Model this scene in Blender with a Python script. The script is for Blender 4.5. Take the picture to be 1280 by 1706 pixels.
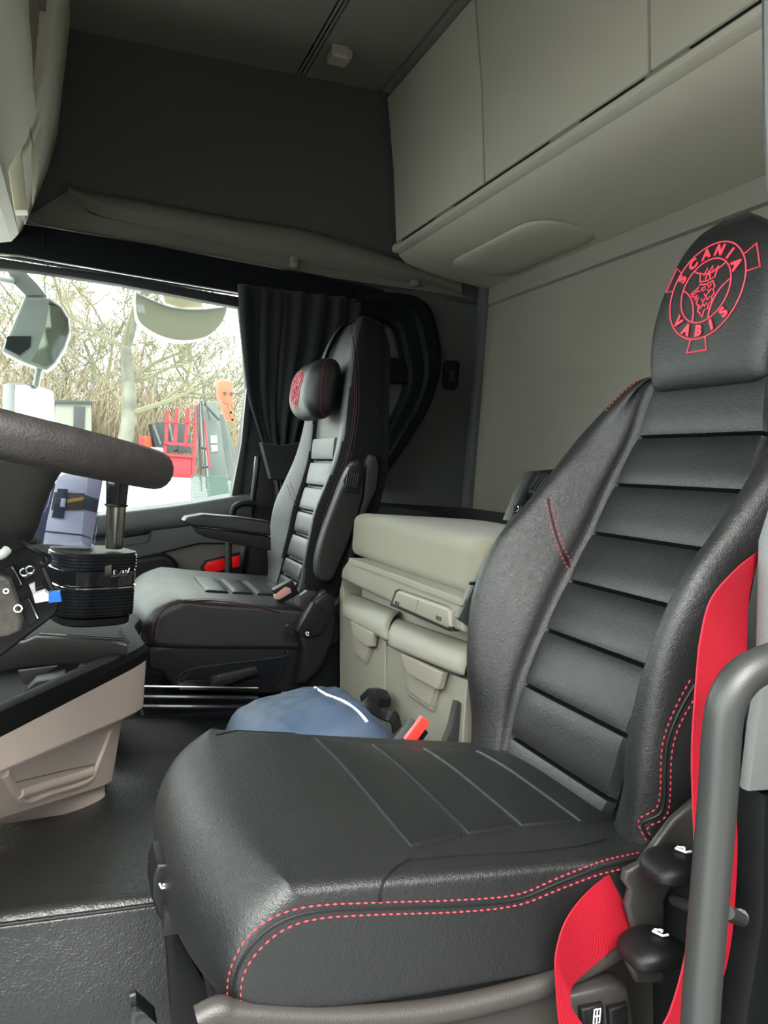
import bpy, bmesh, math, random
from mathutils import Vector, Matrix, noise
from mathutils.bvhtree import BVHTree
for o in list(bpy.data.objects): bpy.data.objects.remove(o)
scene = bpy.context.scene
col = scene.collection
random.seed(7)

# ------------------------------------------------------------------ camera
EYE = Vector((0, 0, .95))
FPX = 1282.0
RIGHT = Vector((-0.36817863, -0.92682706, 0.07372994))
DOWN = Vector((-0.06727036, -0.0525377, -0.99635059))
FWD = Vector((0.92731828, -0.37179483, -0.04300473))
cam_data = bpy.data.cameras.new('camera')
cam = bpy.data.objects.new('camera', cam_data); col.objects.link(cam)
cam_data.sensor_fit = 'HORIZONTAL'; cam_data.sensor_width = 36
cam_data.lens = 36 * FPX / 1280
cam_data.clip_start = .02; cam_data.clip_end = 500
m = Matrix.Identity(4)
for i in range(3):
    m[i][0] = RIGHT[i]; m[i][1] = -DOWN[i]; m[i][2] = -FWD[i]; m[i][3] = EYE[i]
cam.matrix_world = m
scene.camera = cam

# ------------------------------------------------------------------ light: bright overcast day
world = bpy.data.worlds.new('overcast'); scene.world = world
world.use_nodes = True
wn = world.node_tree.nodes; wl = world.node_tree.links
bg = wn['Background']
tc = wn.new('ShaderNodeTexCoord'); sp = wn.new('ShaderNodeSeparateXYZ'); rp = wn.new('ShaderNodeValToRGB')
wl.new(tc.outputs['Generated'], sp.inputs[0]); wl.new(sp.outputs['Z'], rp.inputs[0])
rp.color_ramp.elements[0].position = 0; rp.color_ramp.elements[0].color = (.95, .98, .97, 1)
rp.color_ramp.elements[1].position = .8; rp.color_ramp.elements[1].color = (.91, .95, .92, 1)
wl.new(rp.outputs[0], bg.inputs['Color'])
bg.inputs['Strength'].default_value = 1.0
sun_d = bpy.data.lights.new('sun', 'SUN'); sun_d.energy = .9; sun_d.angle = math.radians(40); sun_d.color = (1, .97, .92)
sun = bpy.data.objects.new('sun', sun_d); col.objects.link(sun)
sun.rotation_euler = Vector((.75, -.25, -.85)).to_track_quat('-Z', 'Y').to_euler()
scene.view_settings.view_transform = 'Standard'
scene.view_settings.look = 'None'
scene.view_settings.gamma = 1
scene.view_settings.use_curve_mapping = False
scene.view_settings.exposure = 3.15

# ------------------------------------------------------------------ helpers
def at(px, py, x=None, y=None, z=None):
    """a point of the photograph on a real plane of the cab"""
    r = RIGHT * ((px - 640) / FPX) + DOWN * ((py - 853) / FPX) + FWD
    if x is not None: t = (x - EYE.x) / r.x
    elif y is not None: t = (y - EYE.y) / r.y
    else: t = (z - EYE.z) / r.z
    return EYE + r * t

MATS = {}
def mat(name, color, rough=.5, bump=0, scale=200, metal=0, spec=.5, var=0, vscale=8, coat=0, kind='noise', emis=None, stretch=None, sheen=0):
    m = bpy.data.materials.new(name); m.use_nodes = True
    n = m.node_tree.nodes; l = m.node_tree.links; b = n['Principled BSDF']
    c = (*color, 1)
    b.inputs['Base Color'].default_value = c; b.inputs['Roughness'].default_value = rough
    b.inputs['Metallic'].default_value = metal; b.inputs['Specular IOR Level'].default_value = spec
    b.inputs['Coat Weight'].default_value = coat
    b.inputs['Sheen Weight'].default_value = sheen
    t = n.new('ShaderNodeTexCoord'); src = t.outputs['Object']
    if stretch:
        mp = n.new('ShaderNodeMapping'); mp.inputs['Scale'].default_value = stretch
        l.new(src, mp.inputs[0]); src = mp.outputs[0]
    if var:
        nz = n.new('ShaderNodeTexNoise'); nz.inputs['Scale'].default_value = vscale; nz.inputs['Detail'].default_value = 5
        r = n.new('ShaderNodeValToRGB')
        r.color_ramp.elements[0].position = .3; r.color_ramp.elements[1].position = .7
        r.color_ramp.elements[0].color = (*[max(0, v * (1 - var)) for v in color], 1)
        r.color_ramp.elements[1].color = (*[min(1, v * (1 + var)) for v in color], 1)
        l.new(src, nz.inputs['Vector']); l.new(nz.outputs[0], r.inputs[0]); l.new(r.outputs[0], b.inputs['Base Color'])
    if bump:
        if kind == 'leather':
            v = n.new('ShaderNodeTexVoronoi'); v.inputs['Scale'].default_value = scale; v.feature = 'DISTANCE_TO_EDGE'
            nz = n.new('ShaderNodeTexNoise'); nz.inputs['Scale'].default_value = scale * .35; nz.inputs['Detail'].default_value = 6
            nz.inputs['Distortion'].default_value = 1.2
            ad = n.new('ShaderNodeMath'); ad.operation = 'ADD'
            mu = n.new('ShaderNodeMath'); mu.operation = 'MULTIPLY'; mu.inputs[1].default_value = .8
            mx = n.new('ShaderNodeMixRGB'); mx.inputs[0].default_value = .012
            l.new(src, mx.inputs[1]); nz2 = n.new('ShaderNodeTexNoise'); nz2.inputs['Scale'].default_value = 60
            l.new(src, nz2.inputs['Vector']); l.new(nz2.outputs['Color'], mx.inputs[2])
            l.new(mx.outputs[0], v.inputs['Vector']); l.new(src, nz.inputs['Vector'])
            l.new(v.outputs['Distance'], mu.inputs[0]); l.new(mu.outputs[0], ad.inputs[0]); l.new(nz.outputs[0], ad.inputs[1])
            h = ad.outputs[0]
            rr = n.new('ShaderNodeMapRange'); rr.inputs['To Min'].default_value = rough - .06; rr.inputs['To Max'].default_value = rough + .1
            nz3 = n.new('ShaderNodeTexNoise'); nz3.inputs['Scale'].default_value = 7; nz3.inputs['Detail'].default_value = 4
            l.new(src, nz3.inputs['Vector']); l.new(nz3.outputs[0], rr.inputs[0]); l.new(rr.outputs[0], b.inputs['Roughness'])
        elif kind == 'weave':
            w = n.new('ShaderNodeTexWave'); w.inputs['Scale'].default_value = scale; w.inputs['Distortion'].default_value = .4
            w2 = n.new('ShaderNodeTexWave'); w2.inputs['Scale'].default_value = scale; w2.bands_direction = 'Z'
            ad = n.new('ShaderNodeMath'); ad.operation = 'ADD'
            l.new(src, w.inputs['Vector']); l.new(src, w2.inputs['Vector'])
            l.new(w.outputs[0], ad.inputs[0]); l.new(w2.outputs[0], ad.inputs[1]); h = ad.outputs[0]
        else:
            nz = n.new('ShaderNodeTexNoise'); nz.inputs['Scale'].default_value = scale; nz.inputs['Detail'].default_value = 3
            l.new(src, nz.inputs['Vector']); h = nz.outputs[0]
        bp = n.new('ShaderNodeBump'); bp.inputs['Strength'].default_value = bump; bp.inputs['Distance'].default_value = .002
        l.new(h, bp.inputs['Height']); l.new(bp.outputs[0], b.inputs['Normal'])
    if emis:
        b.inputs['Emission Color'].default_value = (*color, 1); b.inputs['Emission Strength'].default_value = emis
    MATS[name] = m
    return m

LEATHER = mat('black_leather', (.007, .0078, .0079), .44, .35, 420, kind='leather', spec=.66)
LEATHER2 = mat('black_leather_panel', (.0055, .0066, .0068), .41, .22, 420, kind='leather', spec=.60)
FLOORMAT = mat('leather_floor_mat', (.02, .023, .0225), .38, .5, 170, kind='leather', spec=1.0)
BLACKP = mat('black_plastic', (.005, .0055, .006), .48, .15, 500, spec=.35)
DARKP = mat('dark_grey_plastic', (.016, .0155, .015), .5, .2, 700, spec=.3)
WHEELM = mat('wheel_rim_leather', (.026, .022, .021), .5, .4, 350, var=.2, vscale=60)
GREYP = mat('grey_plastic', (.026, .027, .026), .42, .1, 600)
FRAMEP = mat('taupe_seat_plastic', (.035, .031, .028), .45, .2, 600)
RECLM = mat('grey_recliner_plastic', (.032, .03, .028), .4, .15, 600)
BEIGE = mat('beige_plastic', (.215, .205, .165), .5, .12, 700)
BEIGE2 = mat('pinkish_beige_plastic', (.74, .60, .52), .5, .15, 700)
BEIGED = mat('dim_beige_plastic', (.25, .225, .185), .55, .12, 700)
SHELFM = mat('light_beige_shelf', (.72, .68, .56), .5, .1, 700)
FABRIC = mat('beige_mattress_cloth', (.185, .178, .128), .9, .3, 900, kind='weave', sheen=.2)
LINER = mat('taupe_headliner', (.24, .228, .195), .95, .35, 900)
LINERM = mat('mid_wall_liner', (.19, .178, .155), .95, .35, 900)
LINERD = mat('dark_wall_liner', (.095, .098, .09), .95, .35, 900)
CABM = mat('cabinet_liner', (.47, .437, .36), .7, .25, 900)
REARM = mat('rear_wall_fabric', (.268, .252, .212), .95, .3, 700, kind='weave')
SIDEM = mat('rear_side_panel', (.12, .126, .124), .9, .3, 700)
NAVY = mat('black_blue_trim', (.004, .0052, .0075), .7, .1, 500, spec=.2)
CURT = mat('black_curtain_cloth', (.007, .009, .011), .85, .3, 800, kind='weave', sheen=.15)
RED = mat('red_belt_webbing', (.36, .003, .016), .55, .35, 500, kind='weave')
REDT = mat('red_thread', (.62, .05, .075), .6)
DARKT = mat('dark_red_thread', (.2, .03, .045), .6)
REDE = mat('red_embroidery', (.8, .06, .1), .55)
CHROME = mat('chrome', (.75, .75, .74), .12, metal=1)
STEEL = mat('brushed_steel', (.45, .42, .37), .28, .3, 30, metal=1, stretch=(1, 1, .1))
WHITE = mat('white_mark', (.8, .8, .8), .5)
REDBTN = mat('red_button', (.85, .05, .04), .35)
REFL = mat('red_reflector', (.9, .01, .015), .25, coat=.5)
BLUEBAG = mat('blue_nylon', (.05, .078, .13), .6, .35, 300, var=.12, vscale=9)
WHITEP = mat('white_piping', (.75, .78, .8), .6)
MATTB = mat('matte_black_tray', (.007, .0072, .0072), .7, .15, 500, spec=.15)
GLOSSB = mat('gloss_black_lacquer', (.008, .009, .011), .16, coat=.4)
DRUM = mat('satin_black_metal', (.02, .022, .026), .27, .2, 60, metal=.6, stretch=(.03, .03, 20))
BLUE = mat('blue_plug', (.01, .13, .62), .4)
PAPER = mat('printed_paper', (.62, .61, .62), .6)
MIRROR = mat('mirror_glass', (.8, .82, .8), .04, metal=1)
MIRHOUS = mat('mirror_housing', (.34, .35, .34), .35)
PALEHOUS = mat('pale_mirror_housing', (.62, .58, .44), .35)
GASKET = mat('rubber_gasket', (.02, .022, .023), .6)
DOORP = mat('door_plastic', (.08, .088, .087), .45, .15, 600)
DOORL = mat('door_lower_plastic', (.10, .088, .08), .55, .15, 600)

def glass_mat(name, tint=(1, 1, 1), f=1.0):
    m = bpy.data.materials.new(name); m.use_nodes = True
    n = m.node_tree.nodes; l = m.node_tree.links
    n.remove(n['Principled BSDF'])
    tr = n.new('ShaderNodeBsdfTransparent'); tr.inputs[0].default_value = (*tint, 1)
    gl = n.new('ShaderNodeBsdfGlossy'); gl.inputs['Roughness'].default_value = .02
    fr = n.new('ShaderNodeFresnel'); fr.inputs[0].default_value = 1.45
    mu = n.new('ShaderNodeMath'); mu.operation = 'MULTIPLY'; mu.inputs[1].default_value = f
    mx = n.new('ShaderNodeMixShader')
    l.new(fr.outputs[0], mu.inputs[0]); l.new(mu.outputs[0], mx.inputs[0]); l.new(tr.outputs[0], mx.inputs[1]); l.new(gl.outputs[0], mx.inputs[2])
    l.new(mx.outputs[0], n['Material Output'].inputs[0])
    return m
GLASS = glass_mat('window_glass', (.93, .97, .95), .3)
CLEAR = glass_mat('clear_plastic', (.85, .88, .95), 1.5)

def link(o, parent=None):
    col.objects.link(o)
    if parent is not None:
        o.parent = parent
        if parent.type == 'EMPTY': o.location = -Vector(parent.location)
    return o
def tag(o, label=None, cat=None, group=None, kind=None):
    if label: o['label'] = label
    if cat: o['category'] = cat
    if group: o['group'] = group
    if kind: o['kind'] = kind
    return o
def thing(name, label, cat, loc, group=None):
    o = bpy.data.objects.new(name, None); o.empty_display_size = .05
    o.location = Vector(loc); col.objects.link(o)
    return tag(o, label, cat, group)
def build(name, verts, faces, mt, parent=None, smooth=True, kind=None):
    me = bpy.data.meshes.new(name); me.from_pydata([tuple(v) for v in verts], [], faces); me.update()
    bm = bmesh.new(); bm.from_mesh(me); bmesh.ops.recalc_face_normals(bm, faces=bm.faces); bm.to_mesh(me); bm.free()
    return finish(name, me, mt, parent, smooth, kind)
def finish(name, me, mt, parent=None, smooth=True, kind=None):
    me.materials.append(mt)
    if smooth:
        me.polygons.foreach_set('use_smooth', [True] * len(me.polygons))
        try: me.set_sharp_from_angle(angle=math.radians(38))
        except Exception: pass
    o = bpy.data.objects.new(name, me)
    link(o, parent)
    if kind: o['kind'] = kind
    return o
def bfinish(name, bm, mt, parent=None, smooth=True, kind=None):
    bmesh.ops.recalc_face_normals(bm, faces=bm.faces)
    me = bpy.data.meshes.new(name); bm.to_mesh(me); bm.free()
    return finish(name, me, mt, parent, smooth, kind)
def cr(pts, n, closed=False):
    """Catmull-Rom resample by parameter"""
    pts = [Vector(p) for p in pts]; N = len(pts); out = []
    segs = N if closed else N - 1
    for i in range(n):
        t = (i / n if closed else i / (n - 1)) * segs
        k = min(int(t), segs - 1); f = t - k
        g = (lambda j: pts[j % N]) if closed else (lambda j: pts[max(0, min(N - 1, j))])
        a, b, c, d = g(k - 1), g(k), g(k + 1), g(k + 2)
        out.append(.5 * ((2 * b) + (c - a) * f + (2 * a - 5 * b + 4 * c - d) * f * f + (3 * b - a - 3 * c + d) * f ** 3))
    return out
def resample(pts, step):
    pts = [Vector(p) for p in pts]
    out = [pts[0]]; acc = 0
    for a, b in zip(pts, pts[1:]):
        L = (b - a).length
        if L < 1e-9: continue
        s = step - acc
        while s <= L:
            out.append(a + (b - a) * (s / L)); s += step
        acc = L - (s - step)
    return out
def tube_bm(bm, pts, r, n=8, cap=True):
    pts = [Vector(p) for p in pts]; rs = r if isinstance(r, (list, tuple)) else [r] * len(pts)
    up = None; rings = []
    for i, p in enumerate(pts):
        t = (pts[min(i + 1, len(pts) - 1)] - pts[max(i - 1, 0)])
        if t.length < 1e-9: t = Vector((0, 0, 1))
        t.normalize()
        if up is None:
            up = Vector((0, 0, 1)) if abs(t.z) < .9 else Vector((0, 1, 0))
        up = (up - t * up.dot(t)).normalized(); s = t.cross(up)
        rings.append([bm.verts.new(p + (up * math.cos(a) + s * math.sin(a)) * rs[i]) for a in [2 * math.pi * k / n for k in range(n)]])
    for A, B in zip(rings, rings[1:]):
        for k in range(n): bm.faces.new((A[k], A[(k + 1) % n], B[(k + 1) % n], B[k]))
    if cap:
        bm.faces.new(rings[0][::-1]); bm.faces.new(rings[-1])
def tube(name, pts, r, mt, parent=None, n=10, kind=None, sm=0):
    bm = bmesh.new()
    if sm: pts = cr(pts, sm)
    tube_bm(bm, pts, r, n); return bfinish(name, bm, mt, parent, kind=kind)
def box_bm(bm, c, s, M=None, bev=0, seg=2):
    b2 = bmesh.new(); bmesh.ops.create_cube(b2, size=1)
    for v in b2.verts: v.co = Vector((v.co.x * s[0], v.co.y * s[1], v.co.z * s[2]))
    if bev: bmesh.ops.bevel(b2, geom=b2.edges[:], offset=bev, segments=seg, profile=.7, affect='EDGES')
    for v in b2.verts:
        v.co = (M @ v.co if M is not None else v.co) + Vector(c)
    me = bpy.data.meshes.new('t'); b2.to_mesh(me); b2.free(); bm.from_mesh(me); bpy.data.meshes.remove(me)
def box(name, c, s, mt, parent=None, bev=.003, rot=None, kind=None, seg=2):
    bm = bmesh.new(); M = None
    if rot is not None:
        from mathutils import Euler
        M = Euler(rot).to_matrix()
    box_bm(bm, c, s, M, bev, seg); return bfinish(name, bm, mt, parent, kind=kind)
def prism_bm(bm, A, B, bev=0, seg=2):
    """closed solid between two parallel outlines A and B"""
    b2 = bmesh.new(); n = len(A)
    va = [b2.verts.new(p) for p in A]; vb = [b2.verts.new(p) for p in B]
    fa = b2.faces.new(va); fb = b2.faces.new(vb[::-1])
    for i in range(n): b2.faces.new((va[i], vb[i], vb[(i + 1) % n], va[(i + 1) % n]))
    bmesh.ops.recalc_face_normals(b2, faces=b2.faces)
    if bev: bmesh.ops.bevel(b2, geom=[e for f in (fa, fb) for e in f.edges], offset=bev, segments=seg, profile=.6, affect='EDGES', clamp_overlap=True)
    big = [f for f in b2.faces if len(f.verts) > 4]
    bmesh.ops.triangulate(b2, faces=big)
    me = bpy.data.meshes.new('t'); b2.to_mesh(me); b2.free(); bm.from_mesh(me); bpy.data.meshes.remove(me)
def prism(name, A, B, mt, parent=None, bev=.004, kind=None, seg=2):
    bm = bmesh.new(); prism_bm(bm, A, B, bev, seg); return bfinish(name, bm, mt, parent, kind=kind)
def xprism(name, yz, x0, x1, mt, parent=None, bev=.004, kind=None, seg=2):
    return prism(name, [Vector((x0, a, b)) for a, b in yz], [Vector((x1, a, b)) for a, b in yz], mt, parent, bev, kind, seg)
def pxprism(name, px, x0, x1, mt, parent=None, bev=.004, kind=None, sm=0, seg=2):
    """outline read off the photograph on the plane x0, carried back to x1 along the cab's width"""
    A = [at(a, b, x=x0) for a, b in px]
    if sm: A = cr(A, sm, True)
    return prism(name, A, [p + Vector((x1 - x0, 0, 0)) for p in A], mt, parent, bev, kind, seg)
def softbox(name, c, s, r, mt, parent=None, seg=14, deform=None, pw=1, kind=None):
    bm = bmesh.new(); bmesh.ops.create_cube(bm, size=2)
    bmesh.ops.subdivide_edges(bm, edges=bm.edges[:], cuts=seg, use_grid_fill=True)
    h = [v / 2 for v in s]; rr = r if isinstance(r, (tuple, list)) else (r, r, r)
    for v in bm.verts:
        q = Vector()
        # concentrate samples near the edges
        p = [math.copysign(abs(a) ** .8, a) for a in v.co]
        inn = Vector([max(-(h[i] - rr[i]), min(h[i] - rr[i], p[i] * h[i])) for i in range(3)])
        d = Vector([(p[i] * h[i] - inn[i]) / rr[i] for i in range(3)])
        if d.length > 1e-6:
            mlen = max(abs(d.x), abs(d.y), abs(d.z)); d = d.normalized() * mlen
        q = Vector([inn[i] + d[i] * rr[i] for i in range(3)])
        v.co = Vector(c) + (deform(q) if deform else q)
    return bfinish(name, bm, mt, parent, kind=kind)
def grid(name, fn, nu, nv, mt, parent=None, closed_u=False, kind=None, solid=0):
    vs = []; fs = []
    for j in range(nv):
        for i in range(nu): vs.append(Vector(fn(i / (nu if closed_u else nu - 1), j / (nv - 1))))
    for j in range(nv - 1):
        for i in range(nu if closed_u else nu - 1):
            a = j * nu + i; b = j * nu + (i + 1) % nu
            fs.append((a, b, b + nu, a + nu))
    o = build(name, vs, fs, mt, parent, kind=kind)
    if solid:
        md = o.modifiers.new('solid', 'SOLIDIFY'); md.thickness = solid; md.offset = 0
    return o
def loft(name, secs, nu, nv, mt, parent=None, closed=True, kind=None):
    S = [cr(s, nu, closed) for s in secs]
    cols = [cr([s[i] for s in S], nv) for i in range(nu)]
    vs = [cols[i][j] for j in range(nv) for i in range(nu)]; fs = []
    for j in range(nv - 1):
        for i in range(nu if closed else nu - 1):
            a = j * nu + i; b = j * nu + (i + 1) % nu
            fs.append((a, b, b + nu, a + nu))
    if closed:
        for j in (0, nv - 1):
            c = sum((vs[j * nu + i] for i in range(nu)), Vector()) / nu; vs.append(c); k = len(vs) - 1
            for i in range(nu): fs.append((j * nu + i, j * nu + (i + 1) % nu, k))
    return build(name, vs, fs, mt, parent, kind=kind)
def pad(name, P00, P10, P11, P01, nrm, H, mt, parent=None, skirt=.015, nu=16, nv=12, e=5, pwr=.5):
    """puffed upholstery panel spanning four corners"""
    P00, P10, P11, P01, nrm = map(Vector, (P00, P10, P11, P01, nrm)); nrm.normalize()
    def f(u, v):
        uu = .5 + .5 * math.copysign(abs(2 * u - 1) ** .6, 2 * u - 1); vv = .5 + .5 * math.copysign(abs(2 * v - 1) ** .6, 2 * v - 1)
        b = (P00 * (1 - uu) + P10 * uu) * (1 - vv) + (P01 * (1 - uu) + P11 * uu) * vv
        h = (1 - abs(2 * uu - 1) ** (e + 5)) ** .5 * (1 - abs(2 * vv - 1) ** e) ** pwr
        return b + nrm * (H * h - skirt * (1 if h < 1e-4 else 0))
    return grid(name, f, nu, nv, mt, parent)
def bvh(*objs):
    bm = bmesh.new()
    for o in objs:
        bm.from_mesh(o.data)
    t = BVHTree.FromBMesh(bm); bm.free(); return t
def snap(tree, pts, lift=.0012, ref=None):
    out = []
    for p in pts:
        h = tree.find_nearest(p)
        if h[0] is None: out.append(p); continue
        n = h[1]
        if ref is not None and n.dot(ref) < 0: n = -n
        out.append(h[0] + n * lift)
    return out
def stitches(name, path, tree, mt, parent, dash=.0052, gap=.0022, r=.0011, lift=.0008, side=None, ref=None):
    """row of thread dashes laid on a surface"""
    P = resample(path, .002)
    k = int((dash + gap) / .002 + .5) or 1; d = max(1, int(dash / .002 + .5))
    bm = bmesh.new()
    for i in range(0, len(P) - d, k):
        a, b = P[i], P[i + d]
        if tree: a, b = snap(tree, [a, b], lift, ref)
        t = (b - a)
        if t.length < 1e-5: continue
        c = (a + b) / 2; tn = t.normalized(); u = tn.orthogonal().normalized(); w = tn.cross(u)
        ring = [bm.verts.new(c + (u * math.cos(q) + w * math.sin(q)) * r) for q in (0, 1.57, 3.14, 4.71)]
        va = bm.verts.new(a); vb = bm.verts.new(b)
        for j in range(4):
            bm.faces.new((va, ring[j], ring[(j + 1) % 4])); bm.faces.new((vb, ring[(j + 1) % 4], ring[j]))
    return bfinish(name, bm, mt, parent, kind='stuff')
def ribbon(name, cen, wid, th, mt, parent=None, n=40):
    """strap: centre points and half width vectors"""
    C = cr(cen, n); W = cr(wid, n); vs = []; fs = []
    for i in range(n):
        t = (C[min(i + 1, n - 1)] - C[max(i - 1, 0)]).normalized(); nr = t.cross(W[i]).normalized() * (th / 2)
        vs += [C[i] - W[i] - nr, C[i] - W[i] * .5 - nr, C[i] + W[i] * .5 - nr, C[i] + W[i] - nr, C[i] + W[i] + nr, C[i] + W[i] * .5 + nr, C[i] - W[i] * .5 + nr, C[i] - W[i] + nr]
    for i in range(n - 1):
        for k in range(8): fs.append((i * 8 + k, i * 8 + (k + 1) % 8, i * 8 + 8 + (k + 1) % 8, i * 8 + 8 + k))
    fs.append(tuple(range(8))); fs.append(tuple((n - 1) * 8 + k for k in range(8)))
    return build(name, vs, fs, mt, parent)
def ribbon_px(name, pts, th, mt, parent=None, n=48):
    """strap from its two photographed borders: (left pixel, right pixel, depth left, depth right)"""
    L = [at(*a, x=xa) for a, b, xa, xb in pts]; R = [at(*b, x=xb) for a, b, xa, xb in pts]
    return ribbon(name, [(p + q) / 2 for p, q in zip(L, R)], [(q - p) / 2 for p, q in zip(L, R)], th, mt, parent, n)
def text_mesh_verts(s, size, extrude=.0005, bold=0):
    cu = bpy.data.curves.new('tmp', 'FONT'); cu.body = s; cu.size = size; cu.extrude = extrude; cu.align_x = 'CENTER'; cu.offset = bold
    cu.resolution_u = 3
    o = bpy.data.objects.new('tmp', cu); col.objects.link(o)
    bpy.context.view_layer.update()
    me = bpy.data.meshes.new_from_object(o.evaluated_get(bpy.context.evaluated_depsgraph_get()))
    bpy.data.objects.remove(o); bpy.data.curves.remove(cu)
    return me
def put_text(bm, s, size, frame, extrude=.0005, bold=0):
    """frame maps (gx, gy, gz) to the world"""
    me = text_mesh_verts(s, size, extrude, bold)
    for v in me.vertices: v.co = frame(v.co.x, v.co.y, v.co.z)
    bm.from_mesh(me); bpy.data.meshes.remove(me)
def poly_icon(bm, strokes, frame, r, n=5):
    for st in strokes: tube_bm(bm, [frame(a, b, 0) for a, b in st], r, n)
SEATICON = [[(-.5, .45), (-.1, -.35), (.45, -.35)], [(-.2, .6), (.35, .25)], [(.2, .45), (.38, .24), (.18, .12)]]

# ------------------------------------------------------------------ structure: the shell of the cab
WX = 2.80       # passenger side wall
RY = -1.48      # rear wall
def cz(y): return 2.405 - (y + 1.02) * .066
def structure(o): o['kind'] = 'structure'; return o
def slab(name, lo, hi, mt, bev=.002):
    c = [(a + b) / 2 for a, b in zip(lo, hi)]; s = [b - a for a, b in zip(lo, hi)]
    return structure(box(name, c, s, mt, bev=bev))
# floor: raised engine tunnel with a leather mat, lower footwell on the driver's side
TZ = .25
E0 = at(0, 1537, z=TZ); E1 = at(250, 1492, z=TZ)
edge_x = (E0.x + E1.x) / 2
def tunnel(u, v):
    prof = [(2.8, TZ), (2.2, TZ + .002), (1.7, TZ), (edge_x + .06, TZ), (edge_x + .015, TZ + .006), (edge_x - .004, TZ - .002), (edge_x - .012, TZ - .03), (edge_x - .035, TZ - .12), (edge_x - .05, TZ - .2), (edge_x - .09, TZ - .235), (edge_x - .2, TZ - .25), (.3, TZ - .25)]
    return tprof[int(u * 59 + .5)] + Vector((0, 1.2 - v * 2.7, 0)) + Vector((0, 0, .004 * noise.noise(Vector((u * 9, v * 6, 0)))))
tprof = cr([(2.8, 0, TZ), (2.2, 0, TZ + .002), (1.7, 0, TZ), (edge_x + .06, 0, TZ), (edge_x + .012, 0, TZ + .004), (edge_x - .006, 0, TZ - .008), (edge_x - .012, 0, TZ - .03), (edge_x - .035, 0, TZ - .12), (edge_x - .05, 0, TZ - .2), (edge_x - .09, 0, TZ - .235), (edge_x - .2, 0, TZ - .25), (.3, 0, TZ - .25)], 60)
fl = structure(grid('floor', tunnel, 60, 50, FLOORMAT))
piping = tube('floor_piping', [(edge_x - .006, 1.2 - i * .05, TZ - .006) for i in range(54)], .0035, LEATHER, fl, 8)
slab('floor', (.3, -1.5, -.12), (2.86, 1.3, -.02), BLACKP)
# passenger wall
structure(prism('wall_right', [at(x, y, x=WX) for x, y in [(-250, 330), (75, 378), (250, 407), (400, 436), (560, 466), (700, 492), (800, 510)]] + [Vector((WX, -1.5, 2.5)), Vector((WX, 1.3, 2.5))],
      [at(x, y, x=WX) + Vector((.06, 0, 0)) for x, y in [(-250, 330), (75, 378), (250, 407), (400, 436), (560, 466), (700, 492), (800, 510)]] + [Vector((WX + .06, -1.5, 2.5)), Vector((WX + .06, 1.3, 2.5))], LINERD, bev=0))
slab('wall_right', (WX, -1.52, .0), (WX + .06, -.66, 1.80), SIDEM)
slab('wall_right', (WX, .80, .0), (WX + .06, 1.3, 1.7), DARKP)
slab('wall_right', (WX + .02, -.70, .0), (WX + .08, .85, .55), DARKP)
# moulded ledge that runs along the upper side wall
LP = [(113, 308), (150, 328), (250, 348), (400, 378), (540, 404), (770, 476)]
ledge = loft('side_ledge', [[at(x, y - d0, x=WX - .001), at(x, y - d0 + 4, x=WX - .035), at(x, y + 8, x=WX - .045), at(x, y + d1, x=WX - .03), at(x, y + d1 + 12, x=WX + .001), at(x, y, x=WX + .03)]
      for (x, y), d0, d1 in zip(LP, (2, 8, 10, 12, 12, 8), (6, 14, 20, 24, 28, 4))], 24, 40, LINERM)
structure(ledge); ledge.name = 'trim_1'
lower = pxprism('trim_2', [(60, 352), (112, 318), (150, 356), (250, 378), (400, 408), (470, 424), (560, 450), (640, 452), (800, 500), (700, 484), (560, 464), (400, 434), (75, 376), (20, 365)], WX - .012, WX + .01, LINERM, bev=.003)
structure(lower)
# rear wall: lower cloth panel, band above it, pillar strip at the corner
slab('wall_rear', (.3, RY - .06, .0), (WX + .06, RY, 1.662), REARM, .004)
slab('wall_rear', (.3, RY - .06, 1.670), (WX + .06, RY + .003, 2.5), REARM, .004)
slab('trim_3', (WX - .06, RY - .01, .5), (WX + .03, RY + .02, 1.80), SIDEM, .01)
# driver side: header over the open door and the closed part behind it
slab('wall_left', (.22, -1.54, 1.78), (.28, 1.3, 2.5), LINER)
slab('wall_left', (.22, -1.54, .0), (.28, -.62, 1.78), DARKP)
slab('wall_front', (.22, 1.24, 1.80), (2.86, 1.30, 2.5), LINER)
slab('wall_front', (.22, 1.24, -.1), (2.86, 1.30, .82), DARKP)
# ceiling: three panels with a rib between the first two
def ceil_panel(name, y0, y1, drop=0):
    A = [(.25, y0, cz(y0) - drop), (WX + .05, y0, cz(y0) - drop), (WX + .05, y1, cz(y1) - drop), (.25, y1, cz(y1) - drop)]
    return structure(prism(name, A, [Vector(p) + Vector((0, 0, .05)) for p in A], LINER, bev=.004))
yr = at(497, 113, x=2.79).y
ceil_panel('ceiling', 1.3, yr + .004)
ceil_panel('ceiling', yr - .03, at(637, 145, x=2.79).y + .004)
ceil_panel('ceiling', at(637, 145, x=2.79).y - .004, -1.54)
slab('ceiling', (.2, -1.54, 2.50), (2.9, 1.35, 2.56), LINER)
for dy in (-.006, -.020):
    structure(tube('trim_4', [(2.79, yr + dy, cz(yr) + .003), (.3, yr + dy, cz(yr) + .003)], .0045, LINER, None, 8))
# ceiling hook with its base
hk = thing('ceiling_hook', 'small beige moulded hook on the ceiling beside the rib', 'hook', at(566, 92, z=cz(-.8)))
hp = at(566, 88, z=cz(-.8))
softbox('hook_base', (hp.x, hp.y, hp.z - .012), (.085, .075, .035), .012, CABM, hk, 8)
softbox('hook_lip', (hp.x - .045, hp.y + .012, hp.z - .018), (.02, .06, .045), .008, CABM, hk, 8)

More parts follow.
